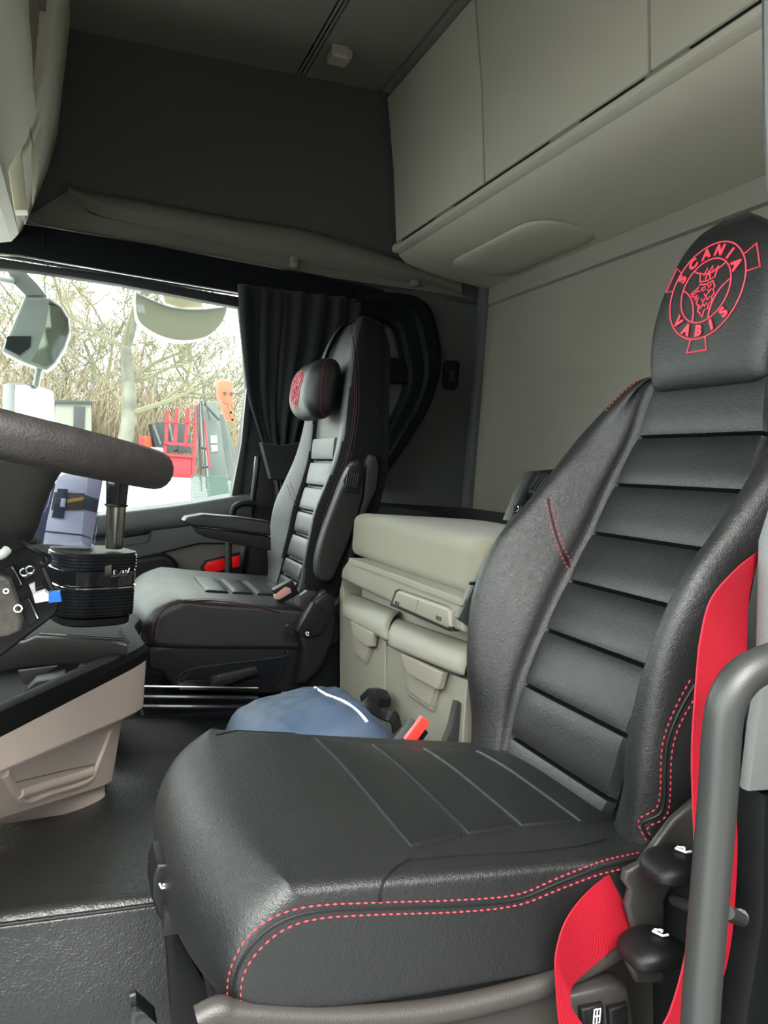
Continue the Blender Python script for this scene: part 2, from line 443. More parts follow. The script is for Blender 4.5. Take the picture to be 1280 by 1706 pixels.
# black header band over the window with its bright bead
hb = [(-260, 330), (75, 378), (250, 407), (400, 436), (560, 466), (640, 482), (640, 545), (590, 512), (398, 486), (200, 455), (0, 421), (-260, 385)]
structure(pxprism('trim_5', hb, WX - .05, WX + .02, NAVY, bev=.004))
tube('joint_line', [at(73, 382, x=WX - .0525), at(73, 412, x=WX - .0525)], .0015, BLACKP, bpy.data.objects['trim_5'], 6)
structure(tube('trim_6', [at(-260, 383, x=WX - .05), at(0, 424, x=WX - .05), at(30, 426, x=WX - .05), at(200, 455, x=WX - .05), at(398, 488, x=WX - .05)], .0035, CHROME, None, 8))
gl = [(-260, 393), (0, 430), (200, 460), (398, 494), (398, 512), (200, 474), (60, 452), (0, 447), (-260, 405)]
structure(pxprism('trim_7', gl, WX - .02, WX + .03, GASKET, bev=.006))

# window and door
win = tag(bpy.data.objects.new('window_1', None)); col.objects.link(win); win['kind'] = 'structure'; win.location = at(200, 640, x=WX + .03)
wo = [(-300, 395), (200, 462), (400, 495), (415, 640), (392, 822), (215, 852), (-300, 880)]
P = [at(a, b, x=WX + .03) for a, b in wo]
prism('pane', P, [p + Vector((.004, 0, 0)) for p in P], GLASS, win, bev=0)
# rear upright of the window frame: a slanting dark post with a bright bead
pxprism('frame_post', [(398, 500), (412, 500), (424, 640), (445, 760), (436, 835), (412, 850), (385, 830), (400, 740), (411, 650), (406, 570)], WX - .015, WX + .04, GASKET, win, bev=.008)
pxprism('frame_edge', [(411, 648), (421, 652), (402, 822), (386, 826), (402, 740)], WX - .03, WX + .0, GREYP, win, bev=.004)
door = bpy.data.objects.new('door_1', None); col.objects.link(door); door['kind'] = 'structure'; door.location = at(300, 900, x=WX)
# belt-line capping: top catches the light
cap = loft('door_cap', [[at(x, y, x=WX + .03), at(x, y + 2, x=WX - .03), at(x, y + 8, x=WX - .055), at(x, y + 34, x=WX - .06), at(x, y + 42, x=WX - .03), at(x, y + 40, x=WX + .03)]
       for x, y in [(-300, 900), (100, 862), (215, 848), (300, 838), (385, 824), (418, 822)]], 28, 30, DOORP, door)
pxprism('door_panel', [(-300, 920), (215, 880), (310, 868), (418, 850), (425, 905), (330, 905), (240, 928), (150, 950), (-300, 1010)], WX - .045, WX + .02, DOORP, door, bev=.006)
hr = pxprism('handle_recess', [(150, 872), (240, 866), (252, 876), (250, 892), (238, 905), (150, 912)], WX - .052, WX - .03, DOORP, door, bev=.005, sm=30)
pxprism('recess_cavity', [(150, 880), (240, 872), (249, 880), (246, 890), (200, 897), (150, 900)], WX - .054, WX - .04, GLOSSB, hr, bev=.003, sm=30)
pxprism('lower_panel', [(150, 950), (240, 928), (330, 905), (425, 902), (432, 1010), (150, 1040)], WX - .02, WX + .02, DOORL, door, bev=.006)
pxprism('speaker_pod', [(170, 950), (255, 925), (288, 930), (305, 962), (300, 1000), (170, 1010)], WX - .07, WX - .01, BLACKP, door, bev=.02, sm=36, seg=4)
rf = pxprism('reflector_surround', [(335, 944), (343, 934), (400, 920), (404, 958), (338, 965)], WX - .03, WX - .01, BLACKP, door, bev=.003)
pxprism('reflector', [(340, 946), (346, 937), (374, 930), (377, 948), (344, 957)], WX - .036, WX - .022, REFL, door, bev=.002)
pxprism('reflector', [(386, 928), (400, 925), (400, 944), (388, 946)], WX - .036, WX - .022, REFL, door, bev=.002)
tube('pull_handle', [at(386, 872, x=WX - .1), at(388, 850, x=WX - .1), at(398, 841, x=WX - .1), at(412, 838, x=WX - .1), at(428, 840, x=WX - .1)], .012, BLACKP, door, 12, sm=24)
tube('upright_bar', [at(381, 900, x=WX - .12), at(380, 975, x=WX - .12)], .012, GASKET, door, 10)
structure(pxprism('trim_8', [(425, 760), (432, 760), (409, 965), (401, 965)], WX - .035, WX - .02, CHROME, bev=.001))
structure(pxprism('trim_9', [(436, 745), (470, 745), (470, 970), (410, 972), (418, 900)], WX - .03, WX + .03, DARKP, bev=.006))
# windscreen
ws = bpy.data.objects.new('window_2', None); col.objects.link(ws); ws['kind'] = 'structure'; ws.location = (1.5, 1.26, 1.3)
box('pane', (1.53, 1.26, 1.31), (2.6, .005, .98), GLASS, ws, bev=0)

# ------------------------------------------------------------------ rear overhead cabinet
oc = thing('overhead_cabinet', 'long beige overhead cabinet with flap doors above the rear wall', 'cabinet', (1.5, -1.2, 2.0))
cp = [(-1.00, 2.375), (-1.045, 2.12), (-1.078, 1.84), (-1.088, 1.80), (-1.12, 1.775), (-1.20, 1.76), (-1.33, 1.742), (RY + .003, 1.735), (RY + .003, 2.38)]
XC0, XC1 = .34, 2.77
shrink = lambda d: [(-1.00 - d, 2.375), (-1.045 - d, 2.12), (-1.078 - d, 1.86), (-1.078 - d, 1.845)]
xprism('body', shrink(.018) + cp[3:], XC0, XC1, CABM, oc, bev=.02, seg=4)
div = [XC1 + .004, at(806, 318, y=-1.078).x, at(1080, 140, y=-1.078).x, XC0 + .33, XC0]
for i in range(4):
    a, b = div[i] - .004, div[i + 1] + .004
    if a - b < .1: continue
    dr = xprism('door', [(-1.00, 2.37), (-1.045, 2.12), (-1.078, 1.852), (-1.092, 1.848), (-1.062, 2.12), (-1.018, 2.37)], b, a, CABM, oc, bev=.004)
    mxx = (a + b) / 2 if i else at(740, 365, y=-1.078).x
    if i == 1: mxx = at(940, 240, y=-1.078).x
    if i == 2: mxx = at(1110, 125, y=-1.078).x
    softbox('latch', (mxx, -1.082, 1.838), (.13, .018, .016), .007, BEIGED, dr, 6)
# finger rail under the doors
xprism('finger_rail', [(-1.070, 1.832), (-1.060, 1.822), (-1.062, 1.808), (-1.075, 1.800), (-1.095, 1.800), (-1.095, 1.832)], XC0, XC1 - .03, CABM, oc, bev=.003)
softbox('rail_end_cap', (XC1 - .035, -1.072, 1.822), (.06, .025, .03), .01, CABM, oc, 8)
xprism('shadow_gap', [(-1.083, 1.850), (-1.083, 1.834), (-1.11, 1.834), (-1.11, 1.850)], XC0, XC1 - .05, BLACKP, oc, bev=0)
# shallow bulge on the underside
bc = at(905, 425, z=1.745)
softbox('underside_bulge', (bc.x, -1.33, 1.742), (.62, .26, .035), (.1, .1, .017), CABM, oc, 12)

# ------------------------------------------------------------------ front overhead shelf at the left
sh = thing('overhead_shelf', 'light beige overhead shelf with open pockets at the front of the cab', 'shelf', (1.6, .4, 2.0))
XS = 2.77
def yz(px, py, x=XS):
    p = at(px, py, x=x); return (p.y, p.z)
prof = [yz(122, -30), yz(119, 20), yz(110, 100), yz(96, 225), yz(80, 285), yz(60, 335), yz(37, 388), yz(26, 400), yz(0, 405), yz(-60, 405), yz(-140, 400), yz(-140, -30)]
body = xprism('shelf_body', prof, 2.20, XS, SHELFM, sh, bev=.012, seg=3)
ya_ = at(88, 144, x=2.62).y; z1_ = at(88, 144, x=2.62).z
fl_ = xprism('flap', [(ya_, 2.33), (ya_ + .004, z1_), (ya_ + .05, z1_ - .004), (ya_ + .05, 2.33)], 2.0, 2.62, BEIGED, sh, bev=.004)
xprism('flap_edge', [(ya_ - .003, 2.33), (ya_, z1_ - .003), (ya_ + .02, z1_ - .004), (ya_ + .017, 2.33)], 2.618, 2.632, SHELFM, sh, bev=.002)
yb_ = at(74, 150, x=2.55).y; z2_ = at(76, 288, x=2.55).z
xprism('lower_bin', [(yb_, z1_ - .01), (yb_ + .01, z2_), (yb_ + .06, z2_ - .02), (yb_ + .06, z1_ - .01)], 2.0, 2.55, BEIGED, sh, bev=.004)
xprism('bin_edge', [(yb_ - .003, z1_ - .01), (yb_ + .007, z2_ - .003), (yb_ + .02, z2_ - .01), (yb_ + .015, z1_ - .01)], 2.548, 2.558, SHELFM, sh, bev=.002)
big = [(-.0, 0)]
fx = 2.1
front = [at(x, y, x=fx) for x, y in [(47, -60), (56, 130), (60, 195), (42, 240), (14, 285), (26, 360), (32, 392), (20, 405), (0, 407), (-140, 407), (-140, -60)]]
prism('shelf_front', front, [p + Vector((-1.5, 0, 0)) for p in front], SHELFM, sh, bev=.02, seg=4)
pk = [at(x, y, x=2.13) for x, y in [(35, 248), (45, 350), (24, 350), (14, 285)]]
prism('pocket_wall', pk, [p + Vector((.05, 0, 0)) for p in pk], SHELFM, sh, bev=.004)
pk = [at(x, y, x=2.3) for x, y in [(70, 205), (61, 300), (54, 340), (52, 250)]]
prism('pocket_divider', pk, [p + Vector((.03, 0, 0)) for p in pk], SHELFM, sh, bev=.003)

# ------------------------------------------------------------------ driver's seat
DX = .93
ds = thing('driver_seat', 'large black leather driver seat with red double stitching and tall winged backrest', 'seat', (DX, -.42, .12))
# centre line of the backrest, (y, z)
BC = [(-.655, .465), (-.6725, .5505), (-.6895, .6355), (-.7255, .7235), (-.7665, .804), (-.812, .8845), (-.8465, .9685), (-.878, 1.0515), (-.893, 1.142)]
def frame2(C, i):
    a = Vector(C[max(i - 1, 0)]); b = Vector(C[min(i + 1, len(C) - 1)]); t = (b - a).normalized()
    return Vector(C[i]), t, Vector((t.y, -t.x))      # centre, up, forward normal
def sec(cx, C, i, rows):
    c, t, n = frame2(C, i)
    return [Vector((cx + dx, c.x + n.x * d, c.y + n.y * d)) for dx, d in rows]
def bolster_rows(hi, cb, nb, ho, D, k=1.0, nbf=None):
    """left half is the near side"""
    nbf = nb if nbf is None else nbf
    near = [(-hi, -.014), (-(hi + .022), nb * .25), (-(cb - .012), nb * .88), (-cb - .008, nb), (-(ho - .012), nb * .85), (-ho, nb * .30), (-ho, -.02), (-ho * .98, -D * .75), (-ho * .85, -D)]
    far = [(hi, -.014), (hi + .022, nbf * .25), (cb - .012, nbf * .88), (cb + .008, nbf), (ho - .012, nbf * .85), (ho, nbf * .30), (ho, -.02), (ho * .98, -D * .75), (ho * .85, -D)]
    return [(0, -.014)] + far + [(0, -D)] + near[::-1]
LV = [  # hi, crest, protrusion, outer half width, depth
    (.118, .185, .012, .205, .07), (.130, .195, .030, .222, .09), (.132, .200, .062, .240, .10), (.134, .212, .098, .250, .11),
    (.140, .215, .108, .252, .11), (.146, .212, .094, .250, .11), (.146, .208, .070, .248, .11), (.138, .198, .046, .240, .10), (.120, .150, .012, .178, .08)]
secs = [sec(DX, BC, i, bolster_rows(*LV[i])) for i in range(len(BC))]
# round the bottom end
def shrinksec(s, f, off): 
    c = sum(s, Vector()) / len(s); return [c + (p - c) * f + off for p in s]
secs = [shrinksec(secs[0], .80, Vector((0, .004, -.02)))] + secs
secs.append(shrinksec(secs[-1], .72, Vector((0, -.012, .016))))
bolster = loft('backrest', secs, 96, 90, LEATHER, ds)
btree = bvh(bolster)
HI = [.113, .129, .129, .135, .140, .148, .144, .134, .118]
for i in range(len(BC) - 1):
    c0, t0, n0 = frame2(BC, i); c1, t1, n1 = frame2(BC, i + 1)
    g = .0005
    q = lambda c, t, s, dx: Vector((DX + dx, c.x + t.x * s, c.y + t.y * s))
    n = (n0 + n1) / 2
    # facing the driver: panel height varies slightly
    pad('back_panel', q(c0, t0, g, -HI[i]), q(c0, t0, g, HI[i]), q(c1, t1, -g, HI[i + 1]), q(c1, t1, -g, -HI[i + 1]), (0, n.x, n.y), .0060, LEATHER2, ds, skirt=.010, nu=24, nv=20, e=3, pwr=.8)
# headrest section
HC = [(-.885, 1.128), (-.880, 1.16), (-.884, 1.22), (-.890, 1.28), (-.898, 1.335), (-.906, 1.37), (-.918, 1.392)]
HH = [.112, .121, .128, .119, .096, .068, .030]
def head_rows(h, f, D): return [(0, f), (h * .55, f * .95), (h * .86, f * .55), (h, -.012), (h * .97, -D * .6), (h * .8, -D), (0, -D), (-h * .8, -D), (-h * .97, -D * .6), (-h, -.012), (-h * .86, f * .55), (-h * .55, f * .95)]
hs = [sec(DX, HC, i, head_rows(HH[i], [.004, .012, .016, .016, .014, .008, .0][i], [.06, .085, .09, .085, .075, .06, .03][i])) for i in range(len(HC))]
hs = [shrinksec(hs[0], .6, Vector((0, -.01, .0)))] + hs
head = loft('headrest', hs, 64, 60, LEATHER, ds)
htree = bvh(head)
# ---- embroidered emblem
def emblem(parent, tree, O, R, ref, dirx=Vector((-1, 0, 0)), dirz=Vector((0, 0, 1)), rr=.0013):
    bm = bmesh.new()
    def F(a, b, c=0):
        p = O + dirx * (a * R) + dirz * (b * R)
        h = tree.ray_cast(p + ref * .3, -ref)
        if h[0] is not None: p = h[0]
        return p + ref * (.0008 + c)
    def stroke(pts, w=rr): tube_bm(bm, [F(*p) for p in pts], w, 5)
    circ = lambda r, a0=0, a1=360, n=72: [(r * math.cos(math.radians(a0 + (a1 - a0) * i / n)), r * math.sin(math.radians(a0 + (a1 - a0) * i / n))) for i in range(n + 1)]
    stroke(circ(1.0)); stroke(circ(.66, n=56))
    # three inner arcs bowing to the middle
    for a in (90, 210, 330):
        ca = Vector((math.cos(math.radians(a)), math.sin(math.radians(a))))
        cc = ca * 1.08; pts = []
        for k in range(25):
            th = math.radians(a + 180 - 42 + 84 * k / 24); q = cc + Vector((math.cos(th), math.sin(th))) * .72
            if q.length < .67: pts.append((q.x, q.y))
        stroke(pts)
    # three tabs on the rim
    for a in (22, 158, 270):
        u = Vector((math.cos(math.radians(a)), math.sin(math.radians(a)))); v = Vector((-u.y, u.x))
        w0, w1 = .20, .27
        stroke([tuple(u * .985 + v * w0), tuple(u * 1.26 + v * w1), tuple(u * 1.26 - v * w1), tuple(u * .985 - v * w0)])
    def letters(word, a0, a1, r, top):
        n = len(word)
        for i, ch in enumerate(word):
            a = math.radians(a0 + (a1 - a0) * i / (n - 1)); u = Vector((math.cos(a), math.sin(a))); up = u if top else -u
            rt = Vector((up.y, -up.x)); s = .30
            c = u * r - up * (.105)
            put_text(bm, ch, s, lambda x, y, z, c=c, rt=rt, up=up: F(*(c + rt * x + up * y), .0012 + z * 2), .0004, .016)
    letters('SCANIA', 152, 28, .83, True)
    letters('VABIS', 222, 318, .83, False)
    # crowned griffin head
    stroke([(-.20, .22), (-.24, .44), (-.12, .34), (-.06, .48), (.0, .36), (.08, .50), (.12, .35), (.24, .46), (.20, .24), (0, .20), (-.20, .22)])
    stroke([(-.19, .16), (0, .13), (.19, .17)]); stroke([(-.05, .24), (-.04, .33), (.06, .33), (.06, .24)])
    stroke([(-.19, .12), (-.26, .06), (-.40, .0), (-.30, -.03), (-.24, .02), (-.14, .02)])
    stroke([(-.36, -.04), (-.26, -.10), (-.20, -.06), (-.24, -.16), (-.14, -.12)])
    stroke([(.19, .14), (.26, .04), (.22, -.02), (.28, -.10), (.22, -.16), (.25, -.26), (.16, -.30), (.17, -.40), (.08, -.42), (.04, -.56), (-.03, -.46), (-.10, -.42), (-.10, -.30), (-.18, -.24), (-.16, -.14)])
    stroke([(-.10, .06), (-.02, .09), (.02, .03), (-.06, .0), (-.10, .06)])
    for k in ((.1, .08), (.12, -.02), (.05, -.1), (.12, -.18), (.0, -.2), (.06, -.3), (-.04, -.32)):
        stroke([(k[0] - .05, k[1] + .03), (k[0], k[1] - .04), (k[0] + .05, k[1] + .03)])
    return bfinish('emblem', bm, REDE, parent)
emblem(head, htree, Vector((DX, -.88, 1.272)), .074, Vector((0, 1, 0)))

def seam(name, path, tree, parent, mt=BLACKP, r=.0022, lift=.0005, ref=None):
    return tube(name, snap(tree, resample(path, .008), lift, ref), r, mt, parent, 6)
# stitching along the bolsters
def bpt(i, dx, d):
    k = min(int(i), len(BC) - 2); f = i - k
    c0, t0, n0 = frame2(BC, k); c1, t1, n1 = frame2(BC, k + 1)
    c = c0.lerp(c1, f); n = n0.lerp(n1, f); return Vector((DX + dx, c.x + n.x * d, c.y + n.y * d))
path = cr([at(1078, 1402, x=.70), at(1065, 1368, x=.70), at(1085, 1352, x=.695), at(1100, 1325, x=.69), at(1110, 1240, x=.69), at(1150, 1140, x=.69)], 40)
path2 = cr([at(1098, 1400, x=.69), at(1080, 1378, x=.69), at(1100, 1362, x=.685), at(1117, 1330, x=.68), at(1126, 1250, x=.68), at(1160, 1160, x=.68)], 40)
def viewsnap(tree, pts, lift=.001):
    out = []
    for p in pts:
        d = (p - EYE).normalized(); h = tree.ray_cast(EYE, d)
        out.append(h[0] + (h[1] if h[1].dot(d) < 0 else -h[1]) * lift if h[0] is not None else p)
    return out
def surf(tree, px, n=60):
    """path read off the photograph and laid on the real surface"""
    out = []
    for a, b in [(p.x, p.y) for p in cr([(a, b, 0) for a, b in px], n)]:
        d = (at(a, b, x=1) - EYE).normalized(); h = tree.ray_cast(EYE, d)
        if h[0] is not None: out.append(h[0])
    return out
def double_stitch(px1, px2, tree, parent, mt=REDT, mid=True, r=.0011, dash=.0052):
    for px in (px1, px2):
        P = surf(tree, px)
        if len(P) > 2: stitches('stitching', P, tree, mt, parent, r=r, dash=dash)
    if mid:
        P = surf(tree, [((a[0] + b[0]) / 2, (a[1] + b[1]) / 2) for a, b in zip(px1, px2)])
        if len(P) > 2: tube('seam', [p for p in P], r * 1.6, BLACKP, parent, 6)
double_stitch([(1078, 1402), (1064, 1366), (1092, 1348), (1100, 1320), (1104, 1240), (1125, 1180), (1156, 1122)], [(1098, 1405), (1078, 1380), (1108, 1362), (1116, 1330), (1120, 1250), (1136, 1200), (1160, 1160)], btree, bolster)
double_stitch([(908, 832), (916, 872), (930, 915), (947, 950)], [(918, 828), (926, 868), (938, 908), (954, 940)], btree, bolster)
double_stitch([(1091, 609), (1060, 628), (1030, 652), (1005, 680)], [(1091, 617), (1062, 636), (1034, 659), (1009, 686)], btree, bolster, r=.0009)

# ---- cushion
CUX0, CUX1 = .680, 1.175
def edge_y(x):     # front edge in plan
    u = (x - DX) / .25
    return -.110 - .048 * abs(u) ** 2.6 - (.02 * max(0, u) ** 3)
def top_z(x, y):
    u = (x - DX) / .25; s = max(0, min(1, (-.15 - y) / .5))
    z = .566 - .036 * s ** .8 + .0
    z += (.012 if u < 0 else .004) * (max(0, abs(u) - .5) / .5) ** 2 * s
    z -= .030 * max(0, (-.20 - -y) if False else 0)
    z -= .028 * max(0, u) ** 2 * s
    z += .006 * (1 - u * u) * (1 - s)
    return z
def cush_sec(x, shr=0.0):
    ye = edge_y(x) - shr; zt = top_z(x, -.3) ; 
    zb = lambda y: .435 + (-.02 if y < -.3 else 0)
    T = lambda y: top_z(x, y) - shr * .9
    pts = [(-.73, T(-.73) - .012), (-.62, T(-.62)), (-.50, T(-.50)), (-.38, T(-.38)), (-.28, T(-.28)), (-.21, T(-.21) - .0015), (ye - .052, T(-.15) - .008), (ye - .016, T(-.15) - .036), (ye - .002, .500), (ye - .002, .470), (ye - .014, .438 + shr), (ye - .05, .428 + shr), (-.35, .420 + shr), (-.55, .418 + shr), (-.73, .42 + shr), (-.745, .47)]
    return [Vector((x, a, b)) for a, b in pts]
cs = [cush_sec(CUX0, .013), cush_sec(CUX0 + .004, .006), cush_sec(CUX0 + .012, .0015), cush_sec(CUX0 + .024, .0)]
for x in (.72, .77, .83, .90, .97, 1.04, 1.10, 1.135): cs.append(cush_sec(x))
cs += [cush_sec(1.158, .006), cush_sec(1.172, .020), cush_sec(1.178, .04)]
cushion = loft('cushion', cs, 110, 90, LEATHER, ds)
def relax(o, n):
    bm = bmesh.new(); bm.from_mesh(o.data)
    for k in range(n): bmesh.ops.smooth_vert(bm, verts=bm.verts, factor=.5, use_axis_x=True, use_axis_y=True, use_axis_z=True)
    bm.to_mesh(o.data); bm.free()
relax(cushion, 16)
cushion.data.set_sharp_from_angle(angle=math.radians(80)); ctree = bvh(cushion)
# seat panels let into the cushion
CI = [(-.355, .194), (-.4405, .168), (-.522, .152), (-.613, .145), (-.70, .140)]
for (ya, ha), (yb, hb_) in zip(CI, CI[1:]):
    def fp(u, v, ya=ya, yb=yb, ha=ha, hb_=hb_):
        uu = .5 + .5 * math.copysign(abs(2 * u - 1) ** .6, 2 * u - 1); vv = .5 + .5 * math.copysign(abs(2 * v - 1) ** .6, 2 * v - 1)
        h = ha + (hb_ - ha) * vv; x = DX + h * (2 * uu - 1); y = ya - .001 + (yb - ya + .002) * vv
        hc = ctree.ray_cast(Vector((x, y, 1)), Vector((0, 0, -1))); z = hc[0].z if hc[0] is not None else .54
        k = ((1 - abs(2 * uu - 1) ** 8) * (1 - abs(2 * vv - 1) ** 5)) ** .5
        return Vector((x, y, z + .0055 * k - (.006 if k < 1e-4 else 0)))
    grid('seat_panel', fp, 26, 14, LEATHER2, cushion)
def ground(tree, pts):
    out = []
    for x, y in pts:
        h = tree.ray_cast(Vector((x, y, 1)), Vector((0, 0, -1)))
        if h[0] is not None: out.append(h[0])
    return out
S1 = [(380, 1672), (383, 1620), (410, 1565), (455, 1528), (520, 1509), (632, 1503), (760, 1499), (860, 1490), (930, 1462), (1000, 1436), (1072, 1420)]
S2 = [(402, 1672), (404, 1630), (425, 1590), (470, 1550), (530, 1530), (632, 1523), (760, 1519), (860, 1508), (930, 1482), (1000, 1456), (1072, 1440)]
double_stitch(S1, S2, ctree, cushion)
P = surf(ctree, [(634, 1502), (633, 1490), (640, 1468), (660, 1445), (684, 1432)])
tube('seam', P, .0018, BLACKP, cushion, 6)
P = surf(ctree, [(684, 1432), (780, 1424), (868, 1420), (962, 1410), (1010, 1398)])
tube('seam', P, .0016, BLACKP, cushion, 6)
P = surf(ctree, [(300, 1300), (360, 1225), (440, 1212), (515, 1230)][1:])
if len(P) > 2: tube('seam', P, .0016, BLACKP, cushion, 6)

# ---- plastic around the seat
far = [(1066, 640), (1000, 690), (930, 790), (880, 860), (800, 975), (748, 1060), (752, 1130), (785, 1205), (830, 1215), (850, 1100), (930, 960), (1050, 760)]
A = [at(a, b, x=1.186) for a, b in [(930, 795), (878, 845), (862, 860), (790, 975), (764, 1030), (800, 1060), (860, 1050), (960, 900), (980, 800)]]
prism('side_shell', A, [p + Vector((.022, 0, 0)) for p in A], GREYP, ds, bev=.006)
kb = [at(a, b, x=1.20) for a, b in [(868, 822), (888, 786), (935, 782), (948, 800), (915, 850), (872, 868), (850, 868)]]
brk = prism('belt_guide', kb, [p + Vector((.03, 0, 0)) for p in kb], BLACKP, ds, bev=.006)
kc = at(905, 812, x=1.17); ax = (at(920, 790, x=1.17) - at(893, 830, x=1.17)).normalized()
bm = bmesh.new(); tube_bm(bm, [kc - ax * .024, kc + ax * .014, kc + ax * .022, kc + ax * .025], [.017, .019, .016, .008], 20)
for k in range(16):
    a = k / 16 * 6.283; u = ax.orthogonal().normalized(); w = ax.cross(u); o = (u * math.cos(a) + w * math.sin(a)) * .019
    tube_bm(bm, [kc - ax * .018 + o, kc + ax * .014 + o], .0018, 5)
bfinish('adjuster_knob', bm, BLACKP, ds)
for px in ((860, 847), (872, 848)):
    c = at(*px, x=1.196); tube('guide_eye', [c + Vector((0, .006 * math.cos(a), .006 * math.sin(a))) for a in [i / 10 * 6.283 for i in range(11)]], .0015, CHROME, brk, 6)
box('side_label', at(788, 972, x=1.183), (.004, .014, .006), BLACKP, ds, bev=.001, rot=(0, 0, 0))
# lower recliner arm, rails and base on the near side
A = [at(a, b, x=.664) for a, b in [(1160, 1335), (1125, 1365), (1098, 1402), (1070, 1440), (1045, 1452), (1041, 1470), (1052, 1486), (1046, 1510), (1060, 1560), (1048, 1610), (1062, 1640), (1110, 1640), (1110, 1500), (1140, 1440), (1180, 1400), (1200, 1340)]]
prism('recliner_arm', A, [p + Vector((.012, 0, 0)) for p in A], RECLM, ds, bev=.008, seg=3)
A = [at(a, b, x=.70) for a, b in [(1100, 1450), (1200, 1380), (1240, 1706), (1070, 1800), (1050, 1620), (1090, 1560)]]
prism('side_cover', A, [p + Vector((.03, 0, 0)) for p in A], BLACKP, ds, bev=.008)
def lever(px, x, name):
    c = at(*px, x=x); o = thing_l = None
    def df(q):
        s = 1 - .35 * max(0, -q.y / .05) ** 2
        return Vector((q.x * s, q.y, q.z * (1 if q.z < 0 else .6) + .0))
    lv = softbox(name, c, (.06, .075, .028), (.02, .03, .012), BLACKP, ds, 10, deform=lambda q: Vector((q.x, q.y, q.z - .006 * (q.y / .04) ** 2)))
    bm = bmesh.new()
    fr = lambda a, b, z: c + Vector((-.018, -b * .0 - .0 + (-a) * .014, .0165 + b * .0)) + Vector((-b * .013, 0, 0)) * 1
    poly_icon(bm, SEATICON, lambda a, b, z: c + Vector((-.004 + b * .013, -.004 - a * .013, .0175)), .0014)
    bfinish('lever_icon', bm, WHITE, lv)
    return lv
lever((1128, 1440), .635, 'recline_lever'); lever((1090, 1578), .635, 'recline_lever')
tube('belt_guide_rod', [at(1125, 1500, x=.66), at(1165, 1514, x=.60), at(1235, 1528, x=.50)], .007, GREYP, ds, 10)
# base rim below the cushion (taupe plastic with rounded lip) and pedestal
rim = [at(a, b, x=.685) for a, b in [(330, 1700), (365, 1684), (400, 1690), (560, 1697), (720, 1686), (860, 1655), (935, 1626), (1010, 1590), (1050, 1560)]]
tube('base_rim', rim, .013, FRAMEP, ds, 14, sm=50)
A = [at(a, b, x=.692) for a, b in [(365, 1686), (560, 1697), (720, 1686), (860, 1655), (935, 1626), (1045, 1570), (1090, 1620), (1100, 2100), (480, 2100), (400, 1800)]]
prism('base_skirt', A, [p + Vector((.03, 0, 0)) for p in A], FRAMEP, ds, bev=.006)
softbox('seat_pan', (DX, -.43, .405), (.47, .55, .05), .02, BLACKP, ds, 8)
softbox('pedestal', (DX, -.47, .19), (.40, .44, .40), .03, BLACKP, ds, 8)
pf = [at(a, b, x=.95) for a, b in [(270, 1500), (300, 1560), (372, 1690), (420, 1690), (430, 2000), (320, 2000), (285, 1700)]]
prism('front_skirt', pf, [p + Vector((.02, 0, 0)) for p in pf], BLACKP, ds, bev=.01)
# front adjuster on the cushion edge
A = [at(a, b, x=.86) for a, b in [(262, 1440), (254, 1460), (252, 1495), (262, 1525), (275, 1545), (300, 1545), (298, 1500), (285, 1440)]]
fa = prism('front_adjuster', A, [p + Vector((.06, 0, 0)) for p in A], BLACKP, ds, bev=.006, seg=3)
bm = bmesh.new(); c = at(275, 1474, x=.855)
poly_icon(bm, [[(-.7, .3), (-.4, -.3), (.4, -.3), (.6, .4)], [(-.3, .1), (.3, .1)]], lambda a, b, z: c + Vector((-.001, -a * .009, b * .009)), .0012); bfinish('adjuster_icon', bm, WHITE, fa)
box('adjuster_button', at(288, 1530, x=.855), (.02, .022, .028), DARKP, fa, bev=.004)
A = [at(a, b, x=.80) for a, b in [(218, 1680), (228, 1676), (245, 1690), (262, 1706), (262, 1760), (218, 1760)]]
prism('floor_lever', A, [p + Vector((.03, 0, 0)) for p in A], GLOSSB, ds, bev=.006)
# window switch block low on the side
A = [at(a, b, x=.665) for a, b in [(945, 1660), (1030, 1640), (1048, 1645), (1060, 1706), (1075, 1800), (960, 1800)]]
sb = prism('switch_panel', A, [p + Vector((.05, 0, 0)) for p in A], FRAMEP, ds, bev=.008, seg=3)
for cx_, (w, icon) in ((993, (24, 0)), (1036, (20, 1))):
    A = [at(a, b, x=.658) for a, b in [(cx_ - w, 1682), (cx_ + w * .6, 1674), (cx_ + w * .8, 1780), (cx_ - w * .7, 1785)]]
    sw = prism('rocker_switch', A, [p + Vector((.03, 0, 0)) for p in A], BLACKP, sb, bev=.005, seg=3)
bm = bmesh.new(); c = at(994, 1692, x=.656)
poly_icon(bm, [[(-.5, 1), (.5, 1), (.5, -1), (-.5, -1), (-.5, 1)], [(0, 1), (0, -1)], [(-.5, 0), (.5, 0)]], lambda a, b, z: c + Vector((-.001, -a * .008, b * .008)), .0008)
bfinish('switch_icon', bm, WHITE, sb)
# inner buckle standing between cushion and bunk
bk = at(692, 1220, x=1.22); d = (at(705, 1212, x=1.22) - at(680, 1240, x=1.22)).normalized()
bb = box('buckle', bk - d * .03, (.026, .036, .09), BLACKP, ds, bev=.005, rot=(math.radians(38), 0, 0))
box('buckle_button', at(694, 1217, x=1.204), (.012, .02, .05), REDBTN, ds, bev=.003, rot=(math.radians(38), 0, 0))
A = [at(a, b, x=1.205) for a, b in [(762, 1170), (775, 1172), (800, 1225), (795, 1245), (740, 1245), (752, 1215)]]
prism('inner_bracket', A, [p + Vector((.02, 0, 0)) for p in A], GREYP, ds, bev=.005)

